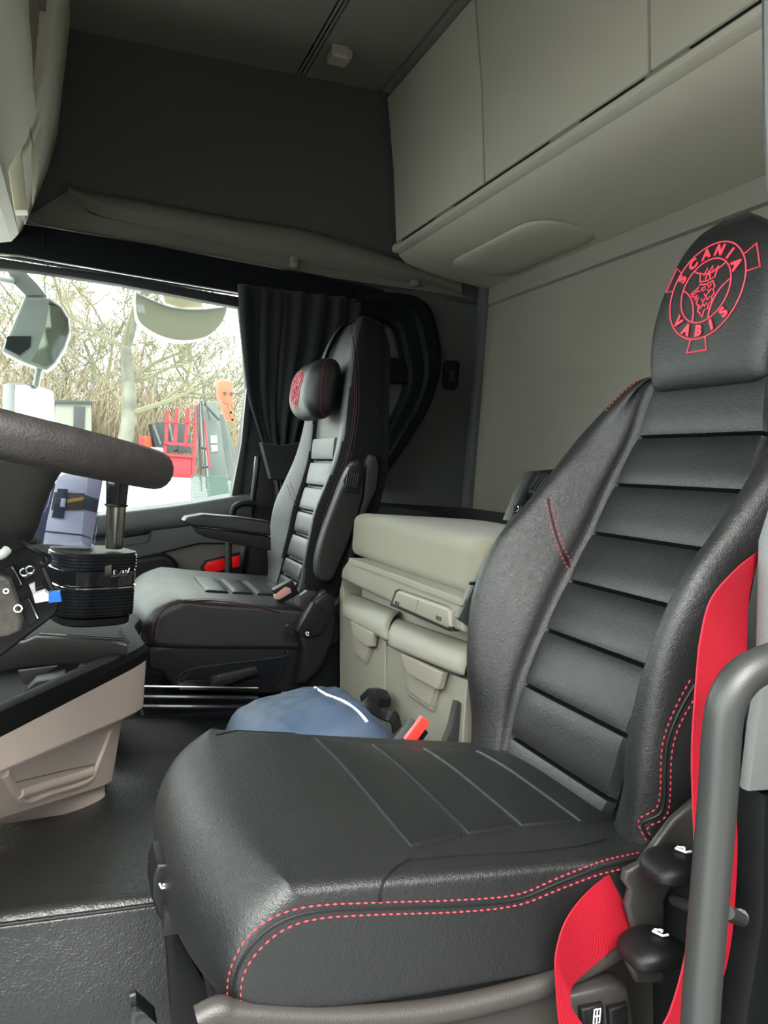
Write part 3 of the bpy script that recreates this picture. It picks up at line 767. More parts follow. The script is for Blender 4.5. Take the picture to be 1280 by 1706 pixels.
# ------------------------------------------------------------------ driver's belt
bt = thing('seat_belt', 'bright red seat belt hanging beside the driver seat and looping to its side', 'belt', at(1180, 1400, x=.6))
ribbon_px('shoulder_strap', [((1259, 922), (1268, 915), .60, .60), ((1225, 950), (1248, 990), .58, .60), ((1185, 998), (1244, 1070), .57, .60), ((1168, 1060), (1240, 1130), .56, .585), ((1161, 1120), (1225, 1170), .56, .58),
    ((1153, 1240), (1224, 1260), .56, .575), ((1154, 1330), (1226, 1340), .56, .575), ((1157, 1400), (1228, 1420), .56, .575), ((1155, 1490), (1222, 1530), .56, .575), ((1140, 1600), (1212, 1600), .56, .575), ((1118, 1680), (1196, 1660), .56, .575), ((1098, 1720), (1180, 1740), .56, .575), ((1060, 1800), (1150, 1830), .56, .575)], .0016, RED, bt, 70)
ribbon_px('lap_strap', [((1016, 1456), (1062, 1542), .682, .682), ((990, 1476), (1048, 1556), .675, .675), ((962, 1505), (1010, 1590), .665, .67), ((940, 1540), (975, 1620), .655, .668), ((928, 1580), (955, 1640), .65, .66),
    ((925, 1610), (950, 1655), .648, .652), ((927, 1650), (953, 1680), .648, .652), ((932, 1706), (975, 1712), .648, .652), ((945, 1760), (1010, 1760), .648, .652)], .0016, RED, bt, 60)

# ------------------------------------------------------------------ entry grab rail and B pillar
gr = thing('grab_rail', 'thick dark grey tubular grab rail at the driver door opening', 'handle', at(1170, 1700, x=.45))
rp_ = [at(1160, 1900, x=.46), at(1167, 1700, x=.46), at(1182, 1500, x=.46), at(1196, 1330, x=.46), at(1203, 1220, x=.46), at(1214, 1165, x=.46), at(1238, 1128, x=.46), at(1275, 1106, x=.46), at(1330, 1090, x=.46)]
tube('rail_tube', rp_, .0152, GREYP, gr, 18, sm=60)
tube('rail_bracket', [at(1212, 1520, x=.47), at(1236, 1532, x=.50)], .006, GREYP, gr, 10)
pil = thing('door_pillar', 'dark upholstered door pillar beside the driver seat at the open door', 'pillar', (.36, -.5, .1)); pil['kind'] = 'structure'; del pil['category']; del pil['label']; pil.name = 'trim_10'
A = [at(a, b, x=.62) for a, b in [(1232, 1325), (1238, 1200), (1243, 1010), (1262, 915), (1275, 860), (1290, 830), (1400, 830), (1400, 1330)]]
prism('pillar_trim', A, [p + Vector((-.03, 0, 0)) for p in A], DARKP, pil, bev=.008)
A = [at(a, b, x=.59) for a, b in [(1257, 1120), (1262, 900), (1290, 810), (1400, 800), (1400, 1300), (1230, 1310), (1243, 1200)]]
prism('pillar_cover', A, [p + Vector((-.015, 0, 0)) for p in A], SIDEM, pil, bev=.004)
A = [at(a, b, x=.62) for a, b in [(1225, 1300), (1400, 1300), (1400, 2100), (1150, 2100), (1190, 1700), (1222, 1500)]]
prism('pillar_foot', A, [p + Vector((-.04, 0, 0)) for p in A], BLACKP, pil, bev=.01)
A = [at(a, b, x=.36) for a, b in [(1266, -60), (1268, 180), (1274, 300), (1290, 480), (1310, 700), (1420, 700), (1420, -60)]]
prism('upper_trim', A, [p + Vector((-.006, 0, 0)) for p in A], GREYP, pil, bev=.01)

# ------------------------------------------------------------------ passenger seat
PX = 2.2
ps = thing('passenger_seat', 'black leather passenger seat with red seams beside the far window', 'seat', (PX, -.45, .25))
PC = [(-.585, .585), (-.600, .64), (-.613, .691), (-.630, .765), (-.640, .8365), (-.659, .9115), (-.674, .9885), (-.6765, 1.062), (-.680, 1.14), (-.690, 1.24), (-.705, 1.34), (-.725, 1.405)]
def psec(i, rows): return sec(PX, PC, i, rows)
def prow(hi, nb, ho, D, top=0):
    r = [(0, -.012), (hi, -.012), (hi + .02, nb * .3), (ho - .05, nb), (ho - .02, nb), (ho, nb * .3 - .01), (ho + .004, -.05), (ho, -D * .8), (ho * .9, -D), (0, -D)]
    return r + [(-a, b) for a, b in r[1:-1]][::-1]
PL = [(.09, .01, .20, .08), (.10, .02, .225, .10), (.10, .035, .24, .11), (.10, .045, .25, .11), (.10, .045, .25, .115), (.105, .038, .245, .12), (.11, .028, .238, .12), (.115, .016, .23, .12), (.115, .012, .215, .115), (.11, .010, .19, .11), (.10, .006, .16, .10), (.08, .0, .12, .07)]
pss = [psec(i, prow(*PL[i])) for i in range(len(PC))]
pss = [shrinksec(pss[0], .8, Vector((0, 0, -.015)))] + pss + [shrinksec(pss[-1], .55, Vector((0, -.012, .012)))]
pback = loft('backrest', pss, 88, 80, LEATHER, ps)
pbt = bvh(pback)
pback.data.materials.append(mat('matte_black_side_cloth', (.006, .0065, .007), .9, .3, 700, spec=.2))
for p_ in pback.data.polygons:
    if p_.normal.x < -.55 or (p_.normal.y < -.3): p_.material_index = 1
PH = [.085, .10, .103, .103, .10, .107, .118, .118]
for i in range(7):
    c0, t0, n0 = frame2(PC, i); c1, t1, n1 = frame2(PC, i + 1); n = (n0 + n1) / 2
    q = lambda c, t, s, dx: Vector((PX + dx, c.x + t.x * s, c.y + t.y * s))
    pad('back_panel', q(c0, t0, .0015, -PH[i]), q(c0, t0, .0015, PH[i]), q(c1, t1, -.0015, PH[i + 1]), q(c1, t1, -.0015, -PH[i + 1]), (0, n.x, n.y), .008, LEATHER2, ps, skirt=.016, nu=16, nv=10, e=4)
double_stitch([(580, 532), (588, 600), (590, 680), (576, 760), (556, 812), (535, 880), (524, 975)], [(588, 532), (596, 600), (598, 680), (585, 760), (566, 812), (545, 880), (533, 975)], pbt, pback, DARKT, r=.0012)
double_stitch([(479, 808), (484, 825), (494, 843)], [(483, 803), (489, 820), (498, 838)], pbt, pback, DARKT, mid=False, r=.0012)
# hung headrest cushion
hd = softbox('headrest', (PX, -.642, 1.195), (.225, .085, .175), (.045, .036, .06), LEATHER, ps, 16, deform=lambda q: Vector((q.x, q.y + .02 * (1 - (q.z / .09) ** 2) * (1 if q.y > 0 else 0) - q.z * .10, q.z)))
hdt = bvh(hd)
emblem(hd, hdt, Vector((PX + .01, -.58, 1.195)), .052, Vector((0, 1, 0)), rr=.0010)
for k in (-.006, .006):
    P = [Vector((PX - .105, -.655 + .03 * math.cos(a) + k, 1.195 + .10 * math.sin(a))) for a in [math.radians(v) for v in range(-80, 81, 8)]]
    stitches('stitching', P, hdt, REDT if k > 0 else DARKT, hd, r=.001)
# cushion
def pc_sec(x, sh=0.0):
    u = (x - PX) / .25; ye = -.135 - .045 * abs(u) ** 2.4; sh2 = sh
    T = lambda y: .612 - .020 * max(0, min(1, (-.2 - y) / .35)) - sh * .8 + .008 * (1 - u * u) + (.022 * max(0, u) ** 2)
    pts = [(-.66, T(-.66) - .01), (-.55, T(-.55)), (-.45, T(-.45)), (-.35, T(-.35)), (-.27, T(-.27) + .002), (ye - .07 - sh2, T(-.2) - .004), (ye - .02 - sh2, T(-.2) - .030), (ye - sh2, .55), (ye - .004 - sh2, .515), (ye - .03 - sh2, .488 + sh2), (-.30, .482 + sh2), (-.5, .478 + sh2), (-.66, .478 + sh2), (-.675, .53)]
    return [Vector((x, a, b)) for a, b in pts]
pcs = [pc_sec(1.952, .022), pc_sec(1.953, .012), pc_sec(1.960, .004)] + [pc_sec(x) for x in (1.975, 2.03, 2.12, 2.2, 2.28, 2.37, 2.42)] + [pc_sec(2.442, .006), pc_sec(2.45, .024)]
pcu = loft('cushion', pcs, 90, 60, LEATHER, ps); pct = bvh(pcu)
for ya, yb, ha, hb_ in ((-.33, -.405, .12, .115), (-.405, -.475, .115, .11), (-.475, -.55, .11, .105), (-.55, -.62, .105, .10)):
    def fp2(u, v, ya=ya, yb=yb, ha=ha, hb_=hb_):
        uu = .5 + .5 * math.copysign(abs(2 * u - 1) ** .6, 2 * u - 1); vv = .5 + .5 * math.copysign(abs(2 * v - 1) ** .6, 2 * v - 1)
        h = ha + (hb_ - ha) * vv; x = PX + h * (2 * uu - 1); y = ya - .001 + (yb - ya + .002) * vv
        hc = pct.ray_cast(Vector((x, y, 1)), Vector((0, 0, -1))); z = hc[0].z if hc[0] is not None else .6
        k = ((1 - abs(2 * uu - 1) ** 7) * (1 - abs(2 * vv - 1) ** 4)) ** .5
        return Vector((x, y, z + .009 * k - (.006 if k < 1e-4 else 0)))
    grid('seat_panel', fp2, 18, 10, LEATHER2, pcu)
double_stitch([(252, 1062), (256, 1035), (268, 1014), (295, 1002), (345, 998), (400, 1003), (465, 1018)], [(260, 1064), (264, 1038), (275, 1020), (300, 1008), (345, 1004), (400, 1009), (465, 1024)], pct, pcu, DARKT, r=.0013)
# folding armrest
def arm_sec(x, k=1): return None
A = [at(a, b, x=1.98) for a, b in [(307, 868), (312, 862), (340, 857), (400, 862), (450, 869), (452, 893), (400, 886), (345, 879), (320, 877)]]
ar = prism('armrest', A, [p + Vector((.07, 0, 0)) for p in A], LEATHER, ps, bev=.007, seg=3)
A = [at(a, b, x=1.985) for a, b in [(324, 879), (345, 881), (400, 888), (452, 895), (452, 918), (400, 908), (345, 896), (328, 889)]]
prism('armrest_shell', A, [p + Vector((.06, 0, 0)) for p in A], BLACKP, ar, bev=.004)
# belt tower on the near side of the backrest
tw = [(529, 940), (533, 965), (548, 968), (560, 955), (590, 880), (606, 820), (604, 775), (596, 768), (584, 780), (562, 830), (540, 890)]
pxprism('belt_tower', tw, 1.905, 1.95, DARKP, ps, bev=.012, sm=40, seg=3)
for w in (0,):
    A = [at(a, b, x=1.90) for a, b in [(583, 778), (604, 772), (606, 795), (598, 822), (574, 820), (572, 800)]]
    prism('height_adjuster', A, [p + Vector((.03, 0, 0)) for p in A], BLACKP, ps, bev=.004)
    bm = bmesh.new()
    for k in range(6): tube_bm(bm, [at(580 + k * 3.6, 788, x=1.898), at(576 + k * 3.6, 812, x=1.898)], .0022, 5)
    bfinish('adjuster_ribs', bm, DARKP, ps, kind='stuff')
A = [at(a, b, x=1.93) for a, b in [(612, 768), (618, 757), (627, 760), (632, 775), (628, 815), (612, 850), (590, 935), (572, 962), (588, 890), (606, 830)]]
prism('belt_strap_cover', A, [p + Vector((.03, 0, 0)) for p in A], GREYP, ps, bev=.008)
# cushion side covers, base, levers
A = [at(a, b, x=1.96) for a, b in [(245, 1078), (300, 1072), (470, 1068), (500, 1060), (560, 1000), (572, 985), (580, 1060), (570, 1150), (430, 1158), (290, 1150), (268, 1120), (245, 1118)]]
prism('seat_base', A, [p + Vector((.42, 0, 0)) for p in A], BLACKP, ps, bev=.015, seg=3)
A = [at(a, b, x=1.955) for a, b in [(295, 1136), (322, 1112), (470, 1094), (478, 1078), (482, 1100), (470, 1130), (455, 1148), (300, 1150)]]
prism('base_side_panel', A, [p + Vector((.02, 0, 0)) for p in A], GLOSSB, ps, bev=.003)
tube('base_bead', [at(295, 1136, x=1.952), at(322, 1114, x=1.952), at(465, 1095, x=1.952), at(477, 1082, x=1.952)], .0016, GREYP, ps, 6, sm=20)
A = [at(a, b, x=1.93) for a, b in [(350, 1140), (358, 1132), (430, 1116), (430, 1123), (372, 1143), (352, 1145)]]
prism('slide_lever', A, [p + Vector((.03, 0, 0)) for p in A], BLACKP, ps, bev=.003)
bm = bmesh.new(); c = at(368, 1128, x=1.95); poly_icon(bm, SEATICON[:1], lambda a, b, z: c + Vector((-.002, -a * .009, b * .009)), .0013)
bfinish('lever_icon', bm, WHITE, ps)
A = [at(a, b, x=1.90) for a, b in [(497, 1050), (524, 1000), (545, 985), (560, 995), (560, 1060), (540, 1110), (512, 1140), (495, 1140), (505, 1080)]]
cv = prism('recliner_cover', A, [p + Vector((.05, 0, 0)) for p in A], BLACKP, ps, bev=.012, seg=3)
A = [at(a, b, x=1.885) for a, b in [(495, 1052), (522, 1004), (530, 1008), (553, 1030), (535, 1058), (508, 1062)]]
prism('recline_lever', A, [p + Vector((.03, 0, 0)) for p in A], BLACKP, ps, bev=.005)
bm = bmesh.new(); c = at(512, 1056, x=1.882); poly_icon(bm, SEATICON, lambda a, b, z: c + Vector((-.002, -a * .010, b * .010)), .0015); bfinish('lever_icon', bm, WHITE, cv)
A = [at(a, b, x=1.93) for a, b in [(500, 992), (512, 984), (528, 986), (522, 1000), (506, 1020), (498, 1010)]]
prism('metal_bracket', A, [p + Vector((.02, 0, 0)) for p in A], GREYP, ps, bev=.004)
tube('side_lever', [at(478, 1042, x=1.90), at(487, 1056, x=1.90)], .006, DARKP, ps, 8)
box('buckle', at(475, 985, x=2.02), (.03, .06, .045), BLACKP, ps, bev=.005, rot=(math.radians(-30), 0, 0))
A = [at(a, b, x=2.0) for a, b in [(458, 992), (476, 978), (484, 980), (486, 987), (466, 999), (459, 998)]]
prism('buckle_button', A, [p + Vector((.02, 0, 0)) for p in A], mat('dusty_pink_button', (.55, .28, .24), .5), ps, bev=.002)
# floor rails that carry the seat
for n_, (ya, yb) in enumerate([(1143, 1146), (1160, 1163), (1176, 1178)]):
    a = at(236, ya, x=1.93 - n_ * .05); b = at(430, yb, x=1.93 - n_ * .05)
    tube('floor_rail', [a, b], .006 if n_ else .0028, CHROME if n_ == 0 else GLOSSB, ps, 8)
box('rail_plinth', ((PX - .02), -.36, .29), (.56, .52, .10), GLOSSB, ps, bev=.01)

# ------------------------------------------------------------------ rear quarter frame behind the passenger seat
qf = thing('pillar_guard', 'black moulded guard frame with cross bars behind the passenger seat', 'frame', at(700, 700, x=2.74))
XG = 2.72
outer = [(590, 482), (640, 486), (690, 493), (716, 512), (728, 545), (735, 590), (732, 630), (715, 680), (690, 722), (640, 795), (622, 812)]
inner = [(590, 527), (625, 529), (655, 536), (668, 552), (676, 590), (682, 620), (680, 650), (668, 680), (655, 705), (630, 755), (618, 775)]
bm = bmesh.new()
n_ = 44
O_ = cr([at(a, b, x=XG) for a, b in outer], n_); I_ = cr([at(a, b, x=XG) for a, b in inner], n_)
rows = []
for o_, i_ in zip(O_, I_):
    m_ = o_.lerp(i_, .35); d = Vector((-1, 0, 0))
    rows.append([bm.verts.new(p) for p in (o_ + Vector((.07, 0, 0)), o_, o_.lerp(i_, .12) + d * .018, o_.lerp(i_, .45) + d * .02, o_.lerp(i_, .55) + d * .004, o_.lerp(i_, .9), i_ + Vector((.015, 0, 0)), i_ + Vector((.07, 0, 0)))])
for a, b in zip(rows, rows[1:]):
    for k in range(7): bm.faces.new((a[k], a[k + 1], b[k + 1], b[k]))
bfinish('guard_frame', bm, NAVY, qf)
for pts in ([(600, 590), (640, 592), (700, 602), (712, 610), (712, 628), (700, 638), (600, 636)], [(610, 700), (668, 700), (672, 712), (662, 740), (640, 760), (610, 770)]):
    pxprism('cross_bar', pts, 2.735, 2.79, NAVY, qf, bev=.01)
# small wall switch
sw = thing('wall_switch', 'small black rectangular switch on the dark rear side panel', 'switch', at(752, 625, x=2.79))
pxprism('switch_body', [(741, 606), (746, 600), (764, 601), (767, 607), (764, 643), (758, 650), (742, 648), (739, 640)], 2.785, 2.80, BLACKP, sw, bev=.006)
pxprism('rocker', [(749, 617), (759, 616), (759, 634), (748, 635)], 2.778, 2.79, GREYP, sw, bev=.003)
# coat hooks on the side wall
for k, (a, b) in enumerate([(491, 436), (692, 466)]):
    c = at(a, b, x=WX - .03)
    h = thing('coat_hook', ['small grey coat hook above the curtain', 'small grey coat hook under the corner of the overhead cabinet'][k], 'hook', c, 'coat hooks on the side wall')
    softbox('hook_plate', c + Vector((.012, 0, 0)), (.02, .03, .05), .008, LINER, h, 6)
    softbox('hook_tip', c + Vector((-.006, 0, -.014)), (.028, .022, .022), .008, LINER, h, 6)

# ------------------------------------------------------------------ curtain
ct = thing('window_curtain', 'black pleated curtain gathered with a band at the passenger window', 'curtain', at(470, 700, x=2.7))
CL = [(396, 474), (399, 540), (404, 600), (411, 660), (424, 705), (438, 745), (452, 790), (458, 830), (456, 880)]
CRr = [(600, 500), (592, 560), (576, 620), (556, 670), (530, 720), (510, 760), (496, 800), (490, 835), (492, 880)]
L_ = cr([at(a, b, x=2.73) for a, b in CL], 60); R_ = cr([at(a, b, x=2.73) for a, b in CRr], 60)
def curt(u, v):
    i = v * 59; k = min(int(i), 58); f = i - k
    l = L_[k].lerp(L_[k + 1], f); r = R_[k].lerp(R_[k + 1], f)
    p = l.lerp(r, u); amp = .016 + .010 * math.sin(v * 3.1)
    return p + Vector((-amp * abs(math.sin(u * math.pi * 5.5 + .6 * math.sin(v * 4))) ** .8 - .008 * math.sin(u * 40 + v * 3), 0, 0))
grid('curtain_cloth', curt, 150, 60, CURT, ct, solid=.002)
A = [at(a, b, x=2.69) for a, b in [(436, 737), (470, 742), (505, 736), (506, 770), (494, 800), (480, 800), (452, 798)]]
prism('tieback_band', A, [p + Vector((.05, 0, 0)) for p in A], CURT, ct, bev=.006)

# ------------------------------------------------------------------ bunk unit between the seats
YB = -.66
def by(px, py, d=0): return at(px, py, y=YB + d)
bu = thing('storage_cabinet', 'beige pull-out drawer unit with two drawers under the bunk mattress', 'cabinet', (1.45, YB - .2, TZ))
XMIN = 1.192
def clipx(A):
    """keep the outline on the passenger's side of the driver's seat"""
    out = []
    for a, b in zip(A, A[1:] + A[:1]):
        ia, ib = a.x >= XMIN, b.x >= XMIN
        if ia: out.append(a)
        if ia != ib: out.append(a.lerp(b, (XMIN - a.x) / (b.x - a.x)))
    return out
def yp(name, px, mt, parent, y0=0, y1=-.02, bev=.005, sm=0, seg=3):
    A = [at(a, b, y=YB + y0) for a, b in px]
    if sm: A = cr(A, sm, True)
    A = clipx(A)
    return prism(name, A, [p + Vector((0, y1 - y0, 0)) for p in A], mt, parent, bev, seg=seg)
yp('rail', [(582, 929), (676, 963), (766, 996), (830, 1020), (830, 1075), (750, 1047), (655, 1007), (567, 965), (570, 945)], BEIGE, bu, .02, -.3, .012)
yp('rail_lip', [(582, 929), (676, 963), (766, 996), (840, 1022), (840, 1034), (766, 1009), (676, 974), (580, 938)], BEIGE, bu, .026, -.1, .006)
bp_ = yp('button_panel', [(660, 986), (664, 984), (744, 1012), (748, 1017), (749, 1044), (744, 1047), (652, 1006)], BEIGE, bu, .030, -.0, .006)
yp('panel_groove', [(658, 983), (664, 980), (748, 1010), (752, 1018), (752, 1050), (748, 1052), (649, 1009)], DARKP, bp_, .0215, -.0, .003)
tube('panel_split', [by(697, 999, .031), by(691, 1020, .031)], .0012, BEIGED, bp_, 5)
bm = bmesh.new()
for (px, py) in ((662, 1005), (731, 1030)):
    c = by(px, py, .031)
    poly_icon(bm, [[(-1.2, .5), (-1.2, -.5)], [(-.4, .4), (1.1, .4), (1.1, -.4), (-.4, -.4), (-.4, .4)], [(-.4, 0), (1.1, 0)]], lambda a, b, z, c=c: c + Vector((-a * .0075, 0, b * .0075)), .0011, 4)
bfinish('panel_icons', bm, GREYP, bp_, kind='stuff')
def drawer(x0, x1, ang, mt=BEIGE):
    pass
drL = [[(572, 1000), (580, 982), (592, 981), (662, 1012), (660, 1016), (643, 1064), (642, 1068), (572, 1026)], [(572, 1026), (642, 1068), (640, 1230), (568, 1230)]]
drR = [[(645, 1074), (655, 1034), (664, 1024), (760, 1058), (830, 1090), (830, 1140), (753, 1124), (645, 1076)], [(645, 1076), (753, 1124), (850, 1160), (850, 1330), (640, 1260)]]
for k, (top, face) in enumerate((drL, drR)):
    d_ = yp('drawer', face, BEIGE, bu, .0, -.35, .004)
    # rolled upper edge of the drawer front
    A0 = [at(a, b, y=YB + .0) for a, b in top]; 
    ln0 = [A0[-1], A0[-2]]  # lower line
    tp = ([(578, 985), (664, 1020)], [(660, 1030), (840, 1092)])[k]
    lo = ([(572, 1026), (643, 1067)], [(645, 1075), (850, 1158)])[k]
    def roll(u, v, tp=tp, lo=lo):
        l0 = at(*lo[0], y=YB + .012); l1 = at(*lo[1], y=YB + .012); t0 = at(*tp[0], y=YB - .03); t1 = at(*tp[1], y=YB - .03)
        if l1.x < XMIN: l1 = l0.lerp(l1, (XMIN - l0.x) / (l1.x - l0.x))
        if t1.x < XMIN: t1 = t0.lerp(t1, (XMIN - t0.x) / (t1.x - t0.x))
        a = l0.lerp(l1, u); b = t0.lerp(t1, u); s = math.sin(v * math.pi / 2); c_ = 1 - math.cos(v * math.pi / 2)
        e_ = .006 * (max(0, abs(2 * u - 1) - .9) / .1) ** 2
        return Vector((a.x + (b.x - a.x) * v, a.y + (b.y - a.y) * c_ - e_, a.z + (b.z - a.z) * s))
    grid('drawer_top_edge', roll, 24, 14, BEIGE, d_, solid=.004)
hnd = ([(586, 1036), (621, 1056), (617, 1085), (609, 1105), (592, 1092), (587, 1065)], [(668, 1088), (736, 1121), (729, 1150), (719, 1183), (681, 1158), (672, 1120)])
grip = ([(584, 1034), (621, 1055), (618, 1077), (610, 1078), (591, 1062), (587, 1052)], [(668, 1089), (737, 1121), (730, 1148), (727, 1149), (680, 1124), (673, 1112)])
for k in (0, 1):
    par = [o for o in bpy.data.objects if o.name.startswith('drawer') and not o.name.startswith('drawer_')][k]
    sc = lambda pts, s: [(sum(p[0] for p in pts) / len(pts) * (1 - s) + x * s, sum(p[1] for p in pts) / len(pts) * (1 - s) + y * s) for x, y in pts]
    yp('handle_surround', sc(hnd[k], 1.06), BEIGE, par, .006, -.004, .003)
    yp('handle_recess', sc(hnd[k], .86), BEIGED, par, .008, -.002, .002)
    yp('handle', grip[k], BEIGED, par, .018, .004, .003)
box('carcass', ((1.192 + 1.86) / 2, YB - .22, .47), (1.86 - 1.192, .36, .44), BEIGED, bu, bev=.004)
yp('inner_side_panel', [(570, 965), (566, 985), (567, 1230), (571, 1230), (573, 985)], BEIGED, bu, -.002, -.4, .001)

mt_ = thing('bunk_mattress', 'beige cloth bunk mattress lying above the drawer unit', 'mattress', (1.3, -.95, .78))
mt0 = at(590, 855, y=YB - .025); mb0 = at(582, 927, y=YB - .01)
zt_ = mt0.z; zb_ = mb0.z
x1_ = mt0.x
softbox('mattress_pad', ((x1_ + 1.215) / 2, YB - .015 - .18, (zt_ + zb_) / 2 + .002), (x1_ - 1.215, .36, zt_ - zb_), (.03, .03, .025), FABRIC, mt_, 16,
        deform=lambda q: Vector((q.x, q.y, q.z + .004 * math.sin(q.x * 9) * (1 if q.z > 0 else 0))))
bk_ = tag(box('bunk_board', (1.5, -1.245, zt_ - .045), (2.5, .45, .10), BLACKP, None, bev=.01), 'dark bunk board behind the beige mattress against the rear wall', 'bunk')

# ------------------------------------------------------------------ blue bag on the tunnel behind the driver's cushion
bgt = thing('duffel_bag', 'blue nylon bag with white piping and black clips on the floor between the seats', 'bag', at(520, 1230, z=TZ))
bx = Vector((1.44, -.462, TZ))
def bagf(u, v):
    a = u * 2 * math.pi; r = math.sin(v * math.pi / 2) ** .62
    ex = .15 * (abs(math.cos(a)) ** .6) * math.copysign(1, math.cos(a)); ey = .172 * (abs(math.sin(a)) ** .6) * math.copysign(1, math.sin(a))
    sy = ey * r
    zt__ = .248 - .035 * max(0, (sy - .0) / .17) - .075 * max(0, (-.07 - sy) / .10) ** 1.3
    z = TZ + .012 + zt__ * max(0, math.cos(v * math.pi / 2)) ** .24 + .010 * noise.noise(Vector((ex * r * 11, sy * 11, 1))) + .006 * noise.noise(Vector((ex * r * 30, sy * 30, 4)))
    if v > .96: z = TZ + .004
    return Vector((bx.x + ex * r, bx.y + sy, z))
bag = grid('bag_body', bagf, 60, 26, BLUEBAG, bgt, closed_u=True)
bgtree = bvh(bag)
for px in ([(525, 1146), (545, 1158), (575, 1170), (598, 1187), (612, 1203)], [(572, 1143), (590, 1148), (602, 1156)]):
    P = surf(bgtree, px, 20)
    if len(P) > 3: tube('piping', P, .0035, WHITEP, bgt, 6)
A = surf(bgtree, [(388, 1185), (400, 1170), (440, 1160), (500, 1152), (560, 1146)], 20)
if len(A) > 3: tube('piping', A, .003, BLUEBAG, bgt, 6)
st = [at(a, b, y=-.61) for a, b in [(598, 1160), (612, 1146), (624, 1150), (632, 1165), (630, 1178), (612, 1182), (602, 1176)]]
prism('strap_clip', st, [p + Vector((0, -.03, 0)) for p in st], BLACKP, bgt, bev=.006)
ribbon_px('carry_strap', [((600, 1172), (614, 1160), 1.42, 1.42), ((622, 1190), (630, 1178), 1.40, 1.42), ((640, 1200), (645, 1184), 1.38, 1.4), ((652, 1205), (662, 1188), 1.36, 1.38), ((655, 1222), (668, 1210), 1.36, 1.38)], .004, BLACKP, bgt, 24)

# ------------------------------------------------------------------ centre console
cc = thing('center_console', 'pinkish beige centre console with black rimmed tray and side pocket', 'console', (1.6, .1, TZ))
def plan(L, N, F_, G): return [L, N, F_, G]
# outlines at four heights: near-left, nose, far side, forward end
K0 = at(0, 1222, z=.56); N0 = at(240, 1112, x=1.62)
lev = []
def ring(near, nose, z_top):
    pass
def outl(nl, ns, fr, z=None):
    """rounded plan outline running near-left -> nose -> far"""
    nl, ns, fr = map(Vector, (nl, ns, fr))
    d = (nl - ns)
    return cr([nl + d * .9 , nl, nl.lerp(ns, .45), nl.lerp(ns, .80), nl.lerp(ns, .95) + (fr - ns) * .02, ns + (fr - ns) * .06, ns.lerp(fr, .2), ns.lerp(fr, .5), fr, fr + Vector((.06, .35, 0)), fr + Vector((-.2, .6, 0))], 70)
topN = at(246, 1100, x=1.62); bandN = at(241, 1182, x=1.62); lowN = at(207, 1200, x=1.62); kneeN = at(190, 1305, x=1.64); botN = at(180, 1345, x=1.655)
topL = at(0, 1226, x=1.10); bandL = at(0, 1286, x=1.12); lowL = at(0, 1288, x=1.20); kneeL = at(0, 1364, x=1.36); botL = at(0, 1374, x=1.50)
def far_of(n, dx, dy): return n + Vector((dx, dy, 0))
rings = [outl(topL, topN, far_of(topN, .36, .02)), outl(topL.lerp(bandL, .5), topN.lerp(bandN, .5) + Vector((0, 0, 0)), far_of(topN.lerp(bandN, .5), .36, .02)),
         outl(bandL, bandN, far_of(bandN, .36, .02)), outl(lowL, lowN, far_of(lowN, .32, .05)), outl(lowL.lerp(kneeL, .5), lowN.lerp(kneeN, .5), far_of(lowN.lerp(kneeN, .5), .32, .05)),
         outl(kneeL, kneeN, far_of(kneeN, .30, .05)), outl(kneeL + Vector((.03, .01, -.004)), kneeN + Vector((.01, .015, -.004)), far_of(kneeN, .28, .06) + Vector((0, 0, -.004))), outl(botL, botN, far_of(botN, .28, .06))]
vs = []; fs = []; W_ = 70
for r_ in rings: vs += r_
for j in range(len(rings) - 1):
    for i in range(W_ - 1): fs.append((j * W_ + i, j * W_ + i + 1, (j + 1) * W_ + i + 1, (j + 1) * W_ + i))
cbody = build('console_body', vs, fs, BEIGE2, cc)
md = cbody.modifiers.new('b', 'BEVEL'); md.width = .006; md.segments = 3; md.limit_method = 'ANGLE'; md.angle_limit = math.radians(25)
kt = bvh(cbody)
# black rim: outer follows the body, inner edge round the tray well
ro = rings[0]
def inw(p, q, d): return p + (q - p).normalized() * d
cen = Vector((1.75, .35, topN.z + .01))
rim_o = [p + Vector((0, 0, .0)) for p in ro]
up = Vector((0, 0, 1))
RZ = [(.0, -.002), (-.002, .018), (.006, .030), (.018, .033), (.034, .030), (.040, .02), (.042, -.035)]
def rimf(u, v):
    i = u * (W_ - 1); k = min(int(i), W_ - 2); f = i - k; p = ro[k].lerp(ro[k + 1], f)
    dd = (cen - p); dd.z = 0; dd.normalize(); a, b = RZ[int(v * 6 + .5)]
    return p + dd * a + up * b
rim_ = grid('tray_rim', rimf, 120, 7, MATTB, cc)
# well floor and inner back wall
rimin = [rimf(i / 60, 1) for i in range(61)]
wf = [p + Vector((0, 0, -.012)) for p in rimin[:44]]
cpt = sum(wf, Vector()) / len(wf)
build('tray_floor', [Vector((p.x, p.y, topN.z - .035)) for p in wf] + [Vector((1.5, .7, topN.z - .035))], [tuple(range(len(wf) + 1))], MATTB, cc, smooth=False)
